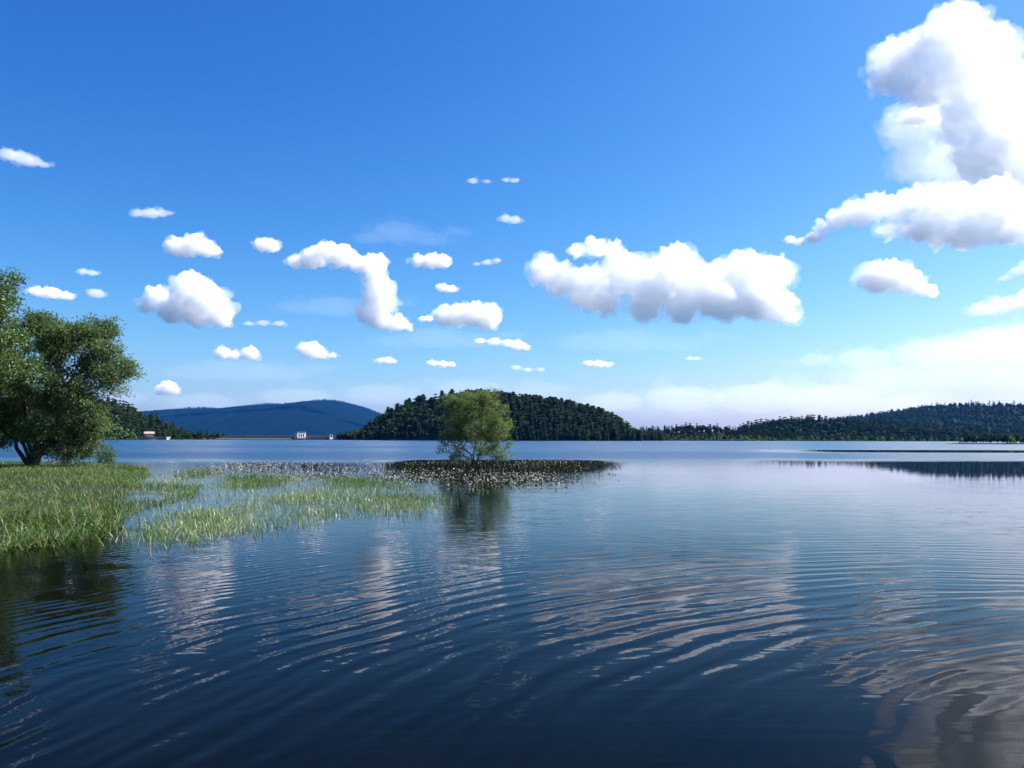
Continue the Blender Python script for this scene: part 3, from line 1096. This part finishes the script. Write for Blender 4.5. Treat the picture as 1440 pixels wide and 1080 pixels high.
eb = Vector((-29.5, 37.0, 0.12))
near_tree('tall_tree', 'tall leafy tree at the left picture edge, only its right boughs in view', 'tree', eb,
          [(0.6, 0, 12.0), (2.2, -0.6, 8.0), (-2.4, 0.6, 8.5), (0.2, 2.2, 9.0)],
          [((3.0, 0, 5.0), (3.4, 3.0, 2.4)), ((4.2, -0.3, 6.6), (2.7, 2.0, 1.6)), ((4.3, -0.3, 8.3), (2.0, 1.8, 1.3)), ((4.6, -0.6, 7.6), (1.6, 1.5, 1.2)), ((0, 0, 8), (4.2, 4.0, 3.6)), ((0.5, 0, 11.5), (3.2, 3.2, 2.6)),
           ((4.95, -0.2, 11.1), (0.6, 0.4, 0.35)), ((4.95, -0.2, 12.7), (0.5, 0.3, 0.2)), ((-3.2, 0, 6.2), (3.2, 3, 3)), ((1.8, 0.4, 10.6), (2.2, 2, 1.4))],
          260, 40, 0.16, 0.07, ALDER, 9, stem_r=0.24, limb_n=110, bough=(7, 0.3), spread=0.2)

lb_ = on_water(667, 656)
lb_.z = -0.05
s2 = lb_.y / F


def lob2(px, py, rx, ry, depth=0.0):
    return ((px - 667) * s2, depth, (656 - py) * s2), (rx * s2, rx * s2 * 0.9, ry * s2)


near_tree('lone_tree', 'lone light green bushy tree standing in the water among white flowered weeds', 'tree', lb_,
          [((640 - 667) * s2, 0.1, 62 * s2), ((655 - 667) * s2, -0.2, 78 * s2), ((668 - 667) * s2, 0.2, 88 * s2), ((684 - 667) * s2, -0.1, 85 * s2), ((700 - 667) * s2, 0.1, 62 * s2)],
          [lob2(668, 568, 28, 18), lob2(645, 574, 22, 20), lob2(694, 574, 20, 22), lob2(637, 600, 20, 24), lob2(668, 596, 34, 28), lob2(699, 602, 20, 28), lob2(690, 560, 18, 11),
           lob2(652, 560, 17, 11), lob2(634, 622, 17, 22), lob2(702, 620, 17, 24), lob2(668, 624, 38, 18), lob2(640, 636, 14, 9), lob2(698, 636, 14, 9), lob2(668, 638, 24, 9), lob2(636, 560, 10, 8), lob2(678, 553, 12, 7)],
          235, 23, 0.10, 0.042, LONE, 17, stem_r=0.04, spread=0.12, gap=-0.3, gap_scale=1.6, limb_n=90, bough=(5, 0.16),
          thin=lambda p: 1.0 if p[2] > 1.6 else (0.85 if abs(p[0]) > 0.9 else 0.5))

sb = on_water(148, 655)
sb.z = 0.05
near_tree('young_willow', 'waist high young willow bush growing beside the broad willow on the bank', 'shrub', sb,
          [(-0.5, 0, 0.9), (-0.1, 0.1, 1.0), (0.15, 0, 1.15), (0.5, 0.1, 0.8)],
          [((0.15, 0, 0.85), (0.28, 0.3, 0.35)), ((-0.25, 0, 0.65), (0.25, 0.3, 0.35)), ((0.45, 0, 0.55), (0.22, 0.2, 0.3)), ((0.0, 0, 0.4), (0.5, 0.4, 0.3))],
          130, 9, 0.13, 0.042, WILLOW, 23, stem_r=0.02, spread=0.12, limb_n=14, gap=-0.4)

# ================================================================ grass and reeds
GRASS = leaf_mat('grass_blades', [(0.0, (0.018, 0.038, 0.008)), (0.5, (0.045, 0.094, 0.018)), (0.85, (0.10, 0.158, 0.042)), (1.0, (0.2, 0.19, 0.09))], 0.3, 0.5, 0.35)
REED = leaf_mat('reed_blades', [(0.0, (0.08, 0.12, 0.05)), (0.5, (0.15, 0.20, 0.095)), (0.85, (0.22, 0.27, 0.15)), (1.0, (0.30, 0.30, 0.2))], 0.3, 0.4, 0.5)


def to_px(x, y):
    return HX + F * x / y, HY + F * EYE / y + (F * x / y) * math.tan(ROLL)


def in_poly(px, py, poly):
    ins = np.zeros(len(px), bool)
    n = len(poly)
    for i in range(n):
        x0, y0 = poly[i]
        x1, y1 = poly[(i + 1) % n]
        c = (y0 > py) != (y1 > py)
        ins ^= c & (px < (x1 - x0) * (py - y0) / (y1 - y0 + 1e-9) + x0)
    return ins


def pnoise(x, y, s, seed):
    r = np.random.default_rng(seed)
    v = np.zeros(len(x))
    for k in range(7):
        a = r.uniform(0, 6.28)
        f = s * r.uniform(0.6, 1.8)
        v += np.sin((x * math.cos(a) + y * math.sin(a)) * f + r.uniform(0, 6.28) + 0.8 * np.sin(x * f * 0.7 - y * f * 0.5 + k))
    return v / 3.2


def blades(name, label, poly, n, h0, h1, w0, mat, seed, base_z=None, lean=0.35, bend=0.5, patch=None, dry=0.06, segs=3, tint0=0.45):
    """Grass blades rooted inside an outline on the water (outline in plan, metres)."""
    r = np.random.default_rng(seed)
    poly = [(p.x, p.y) for p in (on_water(*q) for q in poly)]
    xs, ys = [p[0] for p in poly], [p[1] for p in poly]
    X, Y = np.empty(0), np.empty(0)
    while len(X) < n:
        x = r.uniform(min(xs), max(xs), n * 2)
        y = r.uniform(min(ys), max(ys), n * 2)
        k = in_poly(x, y, poly)
        if patch:
            k &= r.uniform(size=len(x)) < patch(x, y)
        X, Y = np.concatenate([X, x[k]]), np.concatenate([Y, y[k]])
    X, Y = X[:n], Y[:n]
    if base_z is None:                       # no clean outline where they stand in the water
        X, Y = X + r.normal(size=n) * 0.3, Y + r.normal(size=n) * 0.8
    Z = np.full(n, -0.05) if base_z is None else np.maximum(base_z(X, Y), -0.05) - 0.01
    H = r.uniform(h0, h1, n) * (0.8 + 0.25 * pnoise(X, Y, 1.2, seed + 1))
    a = r.uniform(0, 6.283, n)
    d = np.stack([np.cos(a), np.sin(a)], 1)
    d[:, 0] += 0.25
    b = a + r.normal(size=n) * 0.5 + 1.57
    sx, sy = np.cos(b), np.sin(b)
    ln = np.abs(r.normal(size=n)) * lean
    bn = np.abs(r.normal(size=n)) * bend
    Wd = w0 * r.uniform(0.6, 1.4, n)
    rows = []
    for i in range(segs + 1):
        t = i / segs
        off = H * (ln * t + bn * t * t)
        z = Z + H * t * (1 - 0.28 * bn * t * t)
        cx, cy = X + d[:, 0] * off, Y + d[:, 1] * off
        if i < segs:
            w = Wd * (1 - 0.55 * t) * 0.5
            rows += [np.stack([cx - sx * w, cy - sy * w, z], 1), np.stack([cx + sx * w, cy + sy * w, z], 1)]
        else:
            rows.append(np.stack([cx, cy, z], 1))
    nv = len(rows)
    V = np.stack(rows, 1).reshape(-1, 3)
    base = np.arange(n)[:, None] * nv
    Q = np.concatenate([base + np.array([[2 * i, 2 * i + 1, 2 * i + 3, 2 * i + 2]]) for i in range(segs - 1)]).astype(np.int32)
    T = (base + np.array([[2 * segs - 2, 2 * segs - 1, 2 * segs]])).astype(np.int32)
    tint = np.clip(tint0 + 0.26 * r.normal(size=n) + 0.14 * pnoise(X, Y, 0.5, seed + 3), 0, 0.86)
    tint[r.uniform(size=n) < dry] = 1.0
    me = mesh_np(name, V, [Q, T], False, [mat], None, np.repeat(tint, nv))
    return tag(link(name, me), label, kind='stuff')


def clumpy(s, seed, lo=-0.5, hi=0.7, floor=0.05):
    return lambda x, y: np.clip((pnoise(x, y, s, seed) - lo) / (hi - lo), floor, 1)


on_bank = lambda x, y: np.clip((bank_z(x, y) + 0.12) / 0.14, 0, 1)
blades('bank_grass', 'dense green grass covering the left bank',
       [(-220, 654), (0, 654), (100, 656), (205, 658), (212, 668), (190, 678), (285, 684), (270, 702), (215, 712), (190, 722), (160, 742), (120, 757), (60, 768), (0, 776), (-120, 790), (-330, 790)],
       58000, 0.11, 0.30, 0.015, GRASS, 31, bank_z, 0.45, 0.9, clumpy(0.8, 5, -1.3, 0.2, 0.3), dry=0.1, segs=3)
blades('bank_grass', 'taller overhanging grass at the near edge of the left bank',
       [(-60, 745), (60, 738), (150, 728), (172, 742), (140, 756), (90, 768), (40, 774), (-60, 782)], 2200, 0.25, 0.6, 0.018, GRASS, 33, bank_z, 0.6, 1.0, None, 0.12)
blades('reeds', 'sparse pale reeds standing in shallow water beside the bank',
       [(205, 662), (330, 664), (430, 668), (520, 672), (500, 690), (490, 712), (440, 738), (345, 752), (215, 757), (195, 748), (205, 722), (175, 735), (190, 712), (250, 700), (170, 685), (180, 672)],
       9500, 0.08, 0.26, 0.011, REED, 35, None, 0.25, 0.35, clumpy(1.5, 8, -0.6, 1.0, 0.12), segs=2)
blades('reeds', 'thin scatter of reeds all over the flooded shallows between bank and weeds',
       [(175, 668), (330, 660), (480, 668), (560, 680), (622, 702), (600, 718), (520, 722), (480, 742), (345, 756), (215, 757), (175, 745), (200, 715)], 4200, 0.06, 0.24, 0.011, REED, 61, None, 0.3, 0.4, segs=2)
blades('reeds', 'denser clump of reeds at the near water edge',
       [(212, 742), (240, 728), (300, 722), (335, 728), (345, 745), (300, 756), (225, 757)], 2200, 0.1, 0.32, 0.013, REED, 37, None, 0.4, 0.5, clumpy(1.6, 9, -0.6, 0.5, 0.1))
blades('reeds', 'middle clump of pale green reeds in the water',
       [(330, 712), (360, 700), (440, 692), (495, 690), (500, 712), (465, 735), (400, 740), (340, 732)], 2400, 0.1, 0.34, 0.012, REED, 39, None, 0.25, 0.4, clumpy(1.4, 10, -0.5, 0.6, 0.1))
blades('reeds', 'bright green tongue of reeds reaching towards the lone tree',
       [(455, 674), (500, 672), (560, 680), (600, 690), (618, 702), (600, 712), (560, 708), (520, 696), (480, 688)], 3600, 0.12, 0.32, 0.012, GRASS, 41, None, 0.2, 0.35, clumpy(1.3, 12, -0.9, 0.4, 0.15), tint0=0.5)
blades('reeds', 'thin reeds along the near side of the green tongue',
       [(500, 692), (560, 705), (612, 708), (600, 722), (540, 722), (500, 715)], 1600, 0.15, 0.3, 0.012, REED, 43, None, 0.2, 0.3)
blades('reeds', 'short bright line of reeds on the far side of the shallows',
       [(325, 672), (345, 670), (395, 672), (390, 684), (330, 684)], 1500, 0.2, 0.34, 0.014, GRASS, 45, None, 0.2, 0.3, None, tint0=0.62)
blades('reeds', 'small yellow green tuft of reeds near the bank',
       [(262, 662), (280, 660), (290, 668), (262, 670)], 500, 0.2, 0.34, 0.014, GRASS, 47, None, 0.2, 0.3, None, tint0=0.7)
blades('reeds', 'tiny bright tuft alone in the water by the near bank', [(195, 748), (205, 744), (210, 752), (198, 756)], 60, 0.15, 0.3, 0.02, GRASS, 49, None, 0.5, 0.6, None, tint0=0.72)

# ================================================================ flowering water weeds
WEED = leaf_mat('water_weed', [(0.0, (0.012, 0.016, 0.008)), (0.6, (0.02, 0.024, 0.012)), (1.0, (0.05, 0.055, 0.026))], 0.1, 0.9, 0.05)
PETAL = leaf_mat('white_petals', [(0.0, (0.25, 0.25, 0.2)), (1.0, (0.6, 0.59, 0.54))], 0.25, 0.6, 0.2, tcol=(1, 1, 1))


def weed_mat(name, label, poly, n_leaf, n_flower, seed, s_patch=0.5, lo=-0.4, hi=0.6):
    r = np.random.default_rng(seed)
    poly = [(p.x, p.y) for p in (on_water(*q) for q in poly)]
    xs, ys = [p[0] for p in poly], [p[1] for p in poly]

    def pts(n, ps, l, h):
        X, Y = np.empty(0), np.empty(0)
        while len(X) < n:
            x, y = r.uniform(min(xs), max(xs), n * 2), r.uniform(min(ys), max(ys), n * 2)
            k = in_poly(x, y, poly) & (r.uniform(size=n * 2) < np.clip((pnoise(x, y, ps, seed) - l) / (h - l), 0.02, 1))
            X, Y = np.concatenate([X, x[k]]), np.concatenate([Y, y[k]])
        X, Y = X[:n], Y[:n]
        return X + r.normal(size=n) * 1.0, Y + r.normal(size=n) * 2.2
    X, Y = pts(n_leaf, s_patch, lo - 0.5, hi - 0.3)
    P = np.stack([X, Y, r.uniform(0.0, 0.03, n_leaf)], 1)
    a = r.uniform(0, 6.283, n_leaf)
    D = np.stack([np.cos(a), np.sin(a), np.abs(r.normal(size=n_leaf)) * 0.5], 1)
    D /= np.linalg.norm(D, axis=1)[:, None]
    root = empty(name, (np.mean(xs), np.mean(ys), 0))
    off = np.array([np.mean(xs), np.mean(ys), 0])
    me = leaf_mesh('leaves', P - off, D, r.uniform(0.06, 0.16, n_leaf), r.uniform(0.025, 0.06, n_leaf), np.clip(r.normal(0.45, 0.25, n_leaf), 0, 1), WEED)
    l = link('weed_leaves', me, root)
    l['kind'] = 'stuff'
    X, Y = pts(n_flower, s_patch, lo, hi)
    Vf, Qf = [], []
    for k in range(3):           # each flower: three crossed petals held over the water
        a = r.uniform(0, 6.283, n_flower)
        q = r.uniform(0.018, 0.038, n_flower)
        zc_ = r.uniform(0.03, 0.10, n_flower) if k == 0 else zc_
        u = np.stack([np.cos(a), np.sin(a), r.uniform(-0.3, 0.3, n_flower)], 1) * q[:, None]
        v = np.stack([-np.sin(a) * 0.6, np.cos(a) * 0.6, r.uniform(0.5, 1.0, n_flower)], 1) * q[:, None]
        c = np.stack([X, Y, zc_], 1) - off
        Vf.append(np.stack([c - u, c - v, c + u, c + v], 1).reshape(-1, 3))
        Qf.append(np.arange(n_flower)[:, None] * 4 + np.arange(4)[None, :] + k * n_flower * 4)
    me = mesh_np('flowers', np.concatenate(Vf), np.concatenate(Qf).astype(np.int32), False, [PETAL], None, r.uniform(0, 1, n_flower * 12))
    f = link('flowers', me, root)
    f['kind'] = 'stuff'
    return tag(root, label, 'water plants', 'flowering weed beds', 'stuff')


weed_mat('water_weeds', 'dark floating weed bed with white flowers around the lone tree',
         [(540, 658), (580, 650), (640, 648), (720, 647), (800, 648), (848, 652), (830, 660), (790, 668), (760, 676), (700, 681), (640, 680), (590, 674), (550, 666)], 6000, 450, 51, 1.1, 0.2, 1.0)
weed_mat('water_weeds', 'band of white flowers on the near side of the lone tree',
         [(545, 664), (600, 662), (680, 664), (770, 666), (765, 676), (700, 682), (630, 681), (580, 676)], 1800, 650, 52, 1.1, 0.0, 0.9)
weed_mat('water_weeds', 'narrow weed streak with white flowers left of the lone tree',
         [(318, 656), (350, 650), (440, 652), (545, 654), (545, 658), (500, 662), (420, 661), (380, 658), (330, 660)], 1300, 600, 53, 0.6, 0.0, 0.8)
weed_mat('water_weeds', 'thin scatter of white flowers along the reed line',
         [(240, 664), (330, 660), (430, 666), (520, 668), (545, 676), (470, 674), (330, 670)], 500, 350, 54, 0.8, 0.1, 0.9)

def ico_pts(level=1):
    bm = bmesh.new()
    bmesh.ops.create_icosphere(bm, subdivisions=level, radius=1)
    bm.verts.ensure_lookup_table()
    v = np.array([x.co[:] for x in bm.verts], np.float32)
    f = np.array([[q.index for q in p.verts] for p in bm.faces], np.int32)
    bm.free()
    return v, f


ICO2 = ico_pts(2)
ICO3 = ico_pts(3)
CLOUD_MATS = {}


def cloud_mat(dens, g=0.0):
    if (dens, g) not in CLOUD_MATS:
        CLOUD_MATS[dens, g] = volume_mat('cloud_droplets', dens, (0.99, 0.996, 1.0), g)
    return CLOUD_MATS[dens, g]


def cloud_hull(parts, o0, s, vox, amp, L, seed, flat, opt, rmax, g):
    """Billows (centre, radius, flattening, stretch) merged into one closed surface."""
    V, Fc, n = [], [], 0
    for c, r, sq, sx in parts:
        v, f = ICO3 if r / s > 14 else ICO2
        V.append(v * np.array([r * sx, r, r * sq], np.float32) + np.array((c - o0)[:], np.float32))
        Fc.append(f + n)
        n += len(v)
    me2 = mesh_np('tmp', np.concatenate(V), np.concatenate(Fc))

    def remesh(me):
        tmp = link('tmp', me)
        md = tmp.modifiers.new('r', 'REMESH')
        md.mode = 'VOXEL'
        md.voxel_size = vox
        dg = bpy.context.evaluated_depsgraph_get()
        out = bpy.data.meshes.new_from_object(tmp.evaluated_get(dg), depsgraph=dg)
        bpy.data.objects.remove(tmp)
        bpy.data.meshes.remove(me)
        return out

    me2 = remesh(me2)
    nv = len(me2.vertices)
    co = np.empty(nv * 3, np.float32)
    no = np.empty(nv * 3, np.float32)
    me2.vertices.foreach_get('co', co)
    me2.vertices.foreach_get('normal', no)
    co = co.reshape(-1, 3)
    no = no.reshape(-1, 3)

    def billow(p):
        v, f, w = 0.0, 1.0 / L, 1.0
        for _ in range(4):
            v += w * (abs(noise.noise(Vector((p[0] * f + seed, p[1] * f, p[2] * f)))) * 2.4 - 0.5)
            f *= 2.3
            w *= 0.5
        return v

    nd = np.array([billow(p) for p in co.tolist()], np.float32)
    co += no * (nd * amp)[:, None]
    low = co[:, 2] < 0
    co[low, 2] *= flat
    me2.vertices.foreach_set('co', co.ravel())
    me2.update()
    me2 = remesh(me2)                            # merge again where billows ran into each other
    me2.materials.clear()
    # droplets as dense as the billow size asks for: opt = optical depth across the largest billow
    me2.materials.append(cloud_mat(round(opt / (2 * rmax * s), 6), g))
    me2.polygons.foreach_set('use_smooth', np.ones(len(me2.polygons), bool))
    me2.update()
    return me2


def make_cloud(name, label, blobs, base_alt=1200.0, opt=6.0, puff=1.0, depth=1.0, flat=0.25, dist=None, kids=14, veil=0.85, g=0.0):
    """A cumulus: big billows, smaller ones budding from them, with a thin veil round them.
    blobs = (px, py, radius px[, flattening])."""
    ymax = max(b[1] + b[2] * (b[3] if len(b) > 3 else 1) * 0.8 for b in blobs)
    D = dist or min((base_alt - EYE) * F / max(HY - ymax, 20), 30000.0)
    s = D / F                                   # metres per pixel at that distance
    lr = random.Random(len(label) * 131 + len(blobs) * 17 + int(blobs[0][0]))
    parts, outer = [], []
    for b in blobs:
        r = b[2] * s * 0.87
        sq = b[3] if len(b) > 3 else 1.0
        c = at(b[0], b[1], D)
        c = Vector((c.x, c.y + lr.uniform(-0.5, 0.5) * r * depth, c.z))
        parts.append((c, r, sq, 1.0))
        outer.append((c, r * 1.2, sq * 0.85, 1.3))
        for q in range(3):
            e = Vector((lr.gauss(0, 1.3), lr.gauss(0, 1), lr.gauss(-0.15, 0.5))).normalized()
            outer.append((c + Vector((e.x * 1.25, e.y, e.z * sq)) * r, r * lr.uniform(0.25, 0.5), 0.6, 1.8))
        for k in range(kids if b[2] > 9 else 5):
            d = Vector((lr.gauss(0, 1), lr.gauss(0, 1), lr.gauss(0.35, 0.8))).normalized()
            rr = r * lr.uniform(0.16, 0.45)
            cc = c + Vector((d.x, d.y, d.z * sq)) * r * lr.uniform(0.72, 0.95)
            parts.append((cc, rr, max(sq, 0.6) if sq < 1 else 1.0, 1.0))
            if b[2] > 14:
                for q in range(4):
                    e = Vector((lr.gauss(0, 1), lr.gauss(0, 1), lr.gauss(0.3, 0.9))).normalized()
                    parts.append((cc + e * rr * 0.85, rr * lr.uniform(0.25, 0.5), 1.0, 1.0))
    o0 = at(sum(b[0] for b in blobs) / len(blobs), ymax, D)
    rmax = max(b[2] for b in blobs)
    vox = s * max(0.7, min(1.5, rmax / 14))
    seed = lr.uniform(0, 100)
    me = cloud_hull(parts, o0, s, vox, 3.4 * s * puff * min(1.6, max(0.45, rmax / 18)), 9.0 * s * min(1.5, max(0.5, rmax / 20)), seed, flat, opt, rmax, g)
    me.name = name
    o = link(name, me, None, o0)
    tag(o, label, 'cloud', 'clouds in the blue sky')
    if veil:
        mv = cloud_hull(outer, o0, s, vox * 1.4, 4.5 * s * min(1.6, max(0.4, rmax / 18)), 14.0 * s * min(1.5, max(0.5, rmax / 20)), seed + 40, 0.7, veil, rmax, g)
        mv.name = 'veil'
        link('veil', mv, o)
    return o


C = 'cumulus_cloud'
W = 'cloud_wisp'
make_cloud(C, 'towering brilliant white cumulus rising out of the top right of the sky',
           [(1258, 82, 30), (1250, 112, 24), (1284, 66, 22), (1272, 122, 20), (1350, 34, 36), (1322, 62, 30), (1302, 92, 26), (1300, 130, 24), (1372, 78, 42), (1390, 122, 44),
            (1335, 112, 36), (1405, 165, 44), (1432, 205, 44), (1352, 168, 34), (1380, 225, 40), (1432, 255, 40), (1395, 265, 26)],
           opt=2.8, dist=4600, kids=18, puff=1.5, g=0.2, depth=0.6)
make_cloud(C, 'spreading lower arm of the towering cloud with grey underside',
           [(1300, 284, 24), (1345, 290, 34), (1322, 318, 28), (1262, 296, 22), (1232, 292, 22), (1205, 300, 20), (1180, 310, 15), (1158, 320, 12), (1390, 285, 32), (1380, 320, 26),
            (1440, 310, 34), (1290, 322, 20), (1350, 330, 26), (1415, 330, 18), (1255, 322, 14)], opt=3.2, dist=3500, kids=16, puff=1.4, g=0.2)
make_cloud(C, 'curled tip at the left end of the spreading arm', [(1142, 334, 9), (1124, 341, 7), (1110, 338, 7)], opt=2, dist=3500)
make_cloud(W, 'soft grey veil filling the notch of the towering cloud', [(1275, 190, 36), (1300, 225, 38), (1275, 235, 28), (1330, 150, 34), (1345, 240, 36), (1262, 160, 16)], opt=0.6, veil=0.3, dist=5200, kids=10, puff=1.6)
make_cloud(C, 'small bright puff in front of the towering cloud', [(1272, 169, 9, .8), (1285, 166, 14, .8), (1298, 164, 15, .8), (1311, 170, 9, .8)], opt=3, dist=3700)
make_cloud(C, 'white wedge shaped cloud just below the towering cloud', [(1238, 388, 25), (1262, 386, 24), (1282, 396, 19), (1300, 407, 11), (1314, 413, 6)], opt=4)
make_cloud(W, 'soft scrap of cloud at the right picture edge below the tower', [(1415, 392, 9, .6), (1432, 382, 12, .6), (1448, 372, 12, .7)], opt=0.5, veil=0.4)
make_cloud(C, 'wide billowing cloud with grey underside right of centre',
           [(766, 382, 23), (790, 395, 26), (830, 402, 34), (880, 388, 34), (925, 400, 38), (952, 372, 28), (985, 402, 36), (1050, 378, 30),
            (1092, 382, 27), (1030, 390, 30), (1000, 424, 28), (1058, 418, 34), (1088, 432, 26), (1114, 446, 12), (905, 430, 25), (852, 425, 20), (960, 436, 22), (1020, 440, 16),
            (812, 352, 13), (840, 351, 14), (862, 353, 14)], opt=4.2, kids=16, puff=1.2)
make_cloud(C, 'compact rounded cloud high over the left trees', [(250, 347, 15), (272, 343, 16), (278, 335, 9), (292, 350, 13), (262, 351, 13), (303, 353, 8)], opt=2.4)
make_cloud(C, 'largest white cloud of the left sky with a pointed crown',
           [(222, 415, 15), (206, 431, 11), (216, 424, 13), (270, 408, 24), (260, 425, 25), (290, 420, 26), (304, 436, 21), (312, 450, 13), (272, 440, 20), (240, 436, 18)], opt=4.5)
make_cloud(C, 'tiny round puff between two cumulus left of centre', [(369, 345, 11), (382, 347, 11)], opt=2.4)
make_cloud(C, 'bent cloud that trails downward like a hook above the far mountain',
           [(415, 368, 11), (440, 362, 17), (460, 355, 15), (482, 362, 18), (502, 369, 14), (522, 371, 17), (535, 368, 10), (526, 387, 14),
            (532, 405, 21), (531, 426, 21), (515, 440, 15), (532, 448, 17), (560, 455, 13), (574, 460, 7), (545, 455, 13)], opt=4)
make_cloud(C, 'small flat based puff just right of the hook shaped cloud', [(590, 368, 10), (608, 367, 13), (623, 367, 11)], opt=2.4)
make_cloud(W, 'slanting thin wisp above the middle hill', [(670, 371, 5, .6), (685, 369, 7, .6), (699, 366, 6, .6)], opt=0.5, veil=0.4)
make_cloud(C, 'little puff over the broad cloud above the wooded hill', [(622, 405, 8, .8), (634, 406, 8, .7)], opt=2.4)
make_cloud(C, 'broad white cloud right above the wooded hill', [(625, 445, 15), (645, 443, 17), (665, 443, 18), (685, 445, 17), (691, 438, 12), (640, 452, 10), (690, 455, 9)], opt=4)
make_cloud(C, 'small knob beside the broad cloud above the wooded hill', [(596, 449, 7, .7), (603, 448, 6, .8)], opt=2.4)
make_cloud(C, 'long low cloud just under the broad one over the hill', [(675, 479, 7, .6), (695, 480, 9, .6), (714, 483, 9, .7), (728, 486, 11, .7), (740, 489, 6, .7)], opt=2.4)
make_cloud(W, 'thin flat cloud right above the lone tree', [(608, 511, 7, .6), (622, 512, 9, .6), (635, 513, 6, .6)], opt=4)
make_cloud(W, 'small flat cloud left above the hill crest', [(534, 507, 6, .7), (545, 507, 8, .7), (553, 508, 5, .7)], opt=2.4)
make_cloud(W, 'flat cloud low over the right slope of the hill', [(828, 511, 7, .7), (842, 512, 9, .7), (855, 513, 6, .7)], opt=2.4)
make_cloud(W, 'faint low wisp above the hill top', [(726, 517, 7, .6), (742, 520, 7, .5), (760, 520, 6, .5)], opt=0.5, veil=0.4)
make_cloud(C, 'peaked small cloud above the far blue mountain', [(430, 490, 11), (440, 494, 14), (452, 498, 9), (468, 500, 6, .7)], opt=2.4)
make_cloud(C, 'double headed cloud low over the left end of the mountain', [(312, 496, 10), (330, 500, 9, .8), (351, 497, 11)], opt=2.4)
make_cloud(C, 'small cloud low above the mountain ridge beside the left tree', [(226, 549, 8), (238, 545, 11), (246, 549, 7)], opt=2.4)
make_cloud(W, 'long low cloud beside the left tree', [(53, 411, 11, .7), (74, 413, 13, .7), (95, 416, 10, .6)], opt=2.4)
make_cloud(W, 'small round scrap next to the long low cloud at left', [(130, 412, 7), (138, 413, 8)], opt=0.5, veil=0.4)
make_cloud(W, 'faint scrap above the long low cloud at left', [(117, 382, 7, .7), (130, 384, 8, .5)], opt=0.5, veil=0.4)
make_cloud(W, 'thin oblong wisp high on the left', [(192, 299, 9, .6), (210, 299, 12, .6), (228, 300, 9, .6), (240, 300, 6, .6)], opt=0.5, veil=0.4)
make_cloud(W, 'streaky wisp at the upper left edge', [(8, 215, 12, .7), (30, 221, 14, .7), (48, 227, 11, .6), (65, 233, 8, .5)], opt=0.5, veil=0.4)
make_cloud(W, 'small soft puff high in the middle of the sky', [(711, 308, 8, .8), (724, 309, 9, .7)], opt=0.5, veil=0.4)
make_cloud(W, 'faint high streak in the middle of the sky', [(665, 254, 8, .5), (685, 255, 6, .4)], opt=0.6, veil=0.2)
make_cloud(W, 'second faint high streak right of the first', [(712, 254, 6, .5), (724, 254, 7, .4)], opt=0.6, veil=0.2)
make_cloud(W, 'long flat grey wisp left of the hook shaped cloud', [(350, 455, 6, .6), (370, 454, 9, .5), (392, 455, 8, .5)], opt=0.5, veil=0.4)
make_cloud(W, 'tiny flat scrap under the wide billowing cloud', [(970, 504, 6, .5), (980, 504, 6, .5)], opt=0.5, veil=0.4)
make_cloud(W, 'broad hazy white sheet of cloud low on the right horizon',
           [(1150, 505, 26, .4), (1220, 503, 40, .4), (1300, 500, 55, .45), (1390, 490, 65, .5), (1480, 480, 75, .5), (1250, 535, 60, .4), (1360, 540, 80, .45), (1470, 540, 90, .5)],
           opt=0.8, kids=2, veil=0.4, dist=16000, puff=0.5)
make_cloud(W, 'pale low band of haze cloud over the right hills',
           [(860, 566, 50, .3), (960, 562, 65, .32), (1070, 560, 70, .35), (1180, 562, 75, .35), (1300, 575, 75, .35), (1420, 580, 80, .35)], opt=0.6, kids=2, veil=0.3, dist=24000, puff=0.4)
make_cloud(W, 'thin pale haze cloud low over the far mountain', [(180, 560, 40, .3), (290, 566, 55, .25), (420, 560, 60, .25), (540, 556, 60, .28), (660, 548, 60, .3), (760, 552, 50, .3)],
           opt=0.16, kids=2, veil=0.1, dist=24000, puff=0.3)
make_cloud(W, 'pale layer of cloud above the right horizon sheet', [(1380, 437, 20, .5), (1420, 428, 26, .5), (1465, 420, 30, .6)], opt=1.2, veil=0.4)
for i, (x, y, rr) in enumerate(((470, 430, 46), (610, 475, 52), (880, 478, 60), (330, 520, 60), (560, 330, 40))):
    make_cloud(W, ('barely visible veil around the hook shaped cloud', 'barely visible veil below the broad cloud over the hill', 'barely visible veil under the wide billowing cloud',
                   'barely visible veil low on the left above the mountain', 'barely visible veil high in the centre of the sky')[i],
               [(x - rr, y + 4, rr * 0.7, .28), (x, y, rr, .3), (x + rr * 1.1, y + 5, rr * 0.75, .28), (x + rr * 2, y - 3, rr * 0.5, .25)], opt=0.09, kids=2, veil=0.05, puff=0.8)

# ---- the air over the lake
bm = bmesh.new()
box(bm, -14200, 14200, -1000, 14200, -4.0, 640)
me = bpy.data.meshes.new('haze')
bm.to_mesh(me)
bm.free()
me.materials.append(volume_mat('lake_air', 1.9e-5, (0.04, 0.30, 1.0), 0.3))
tag(link('haze', me), 'thin bluish summer air over the lake', kind='stuff')
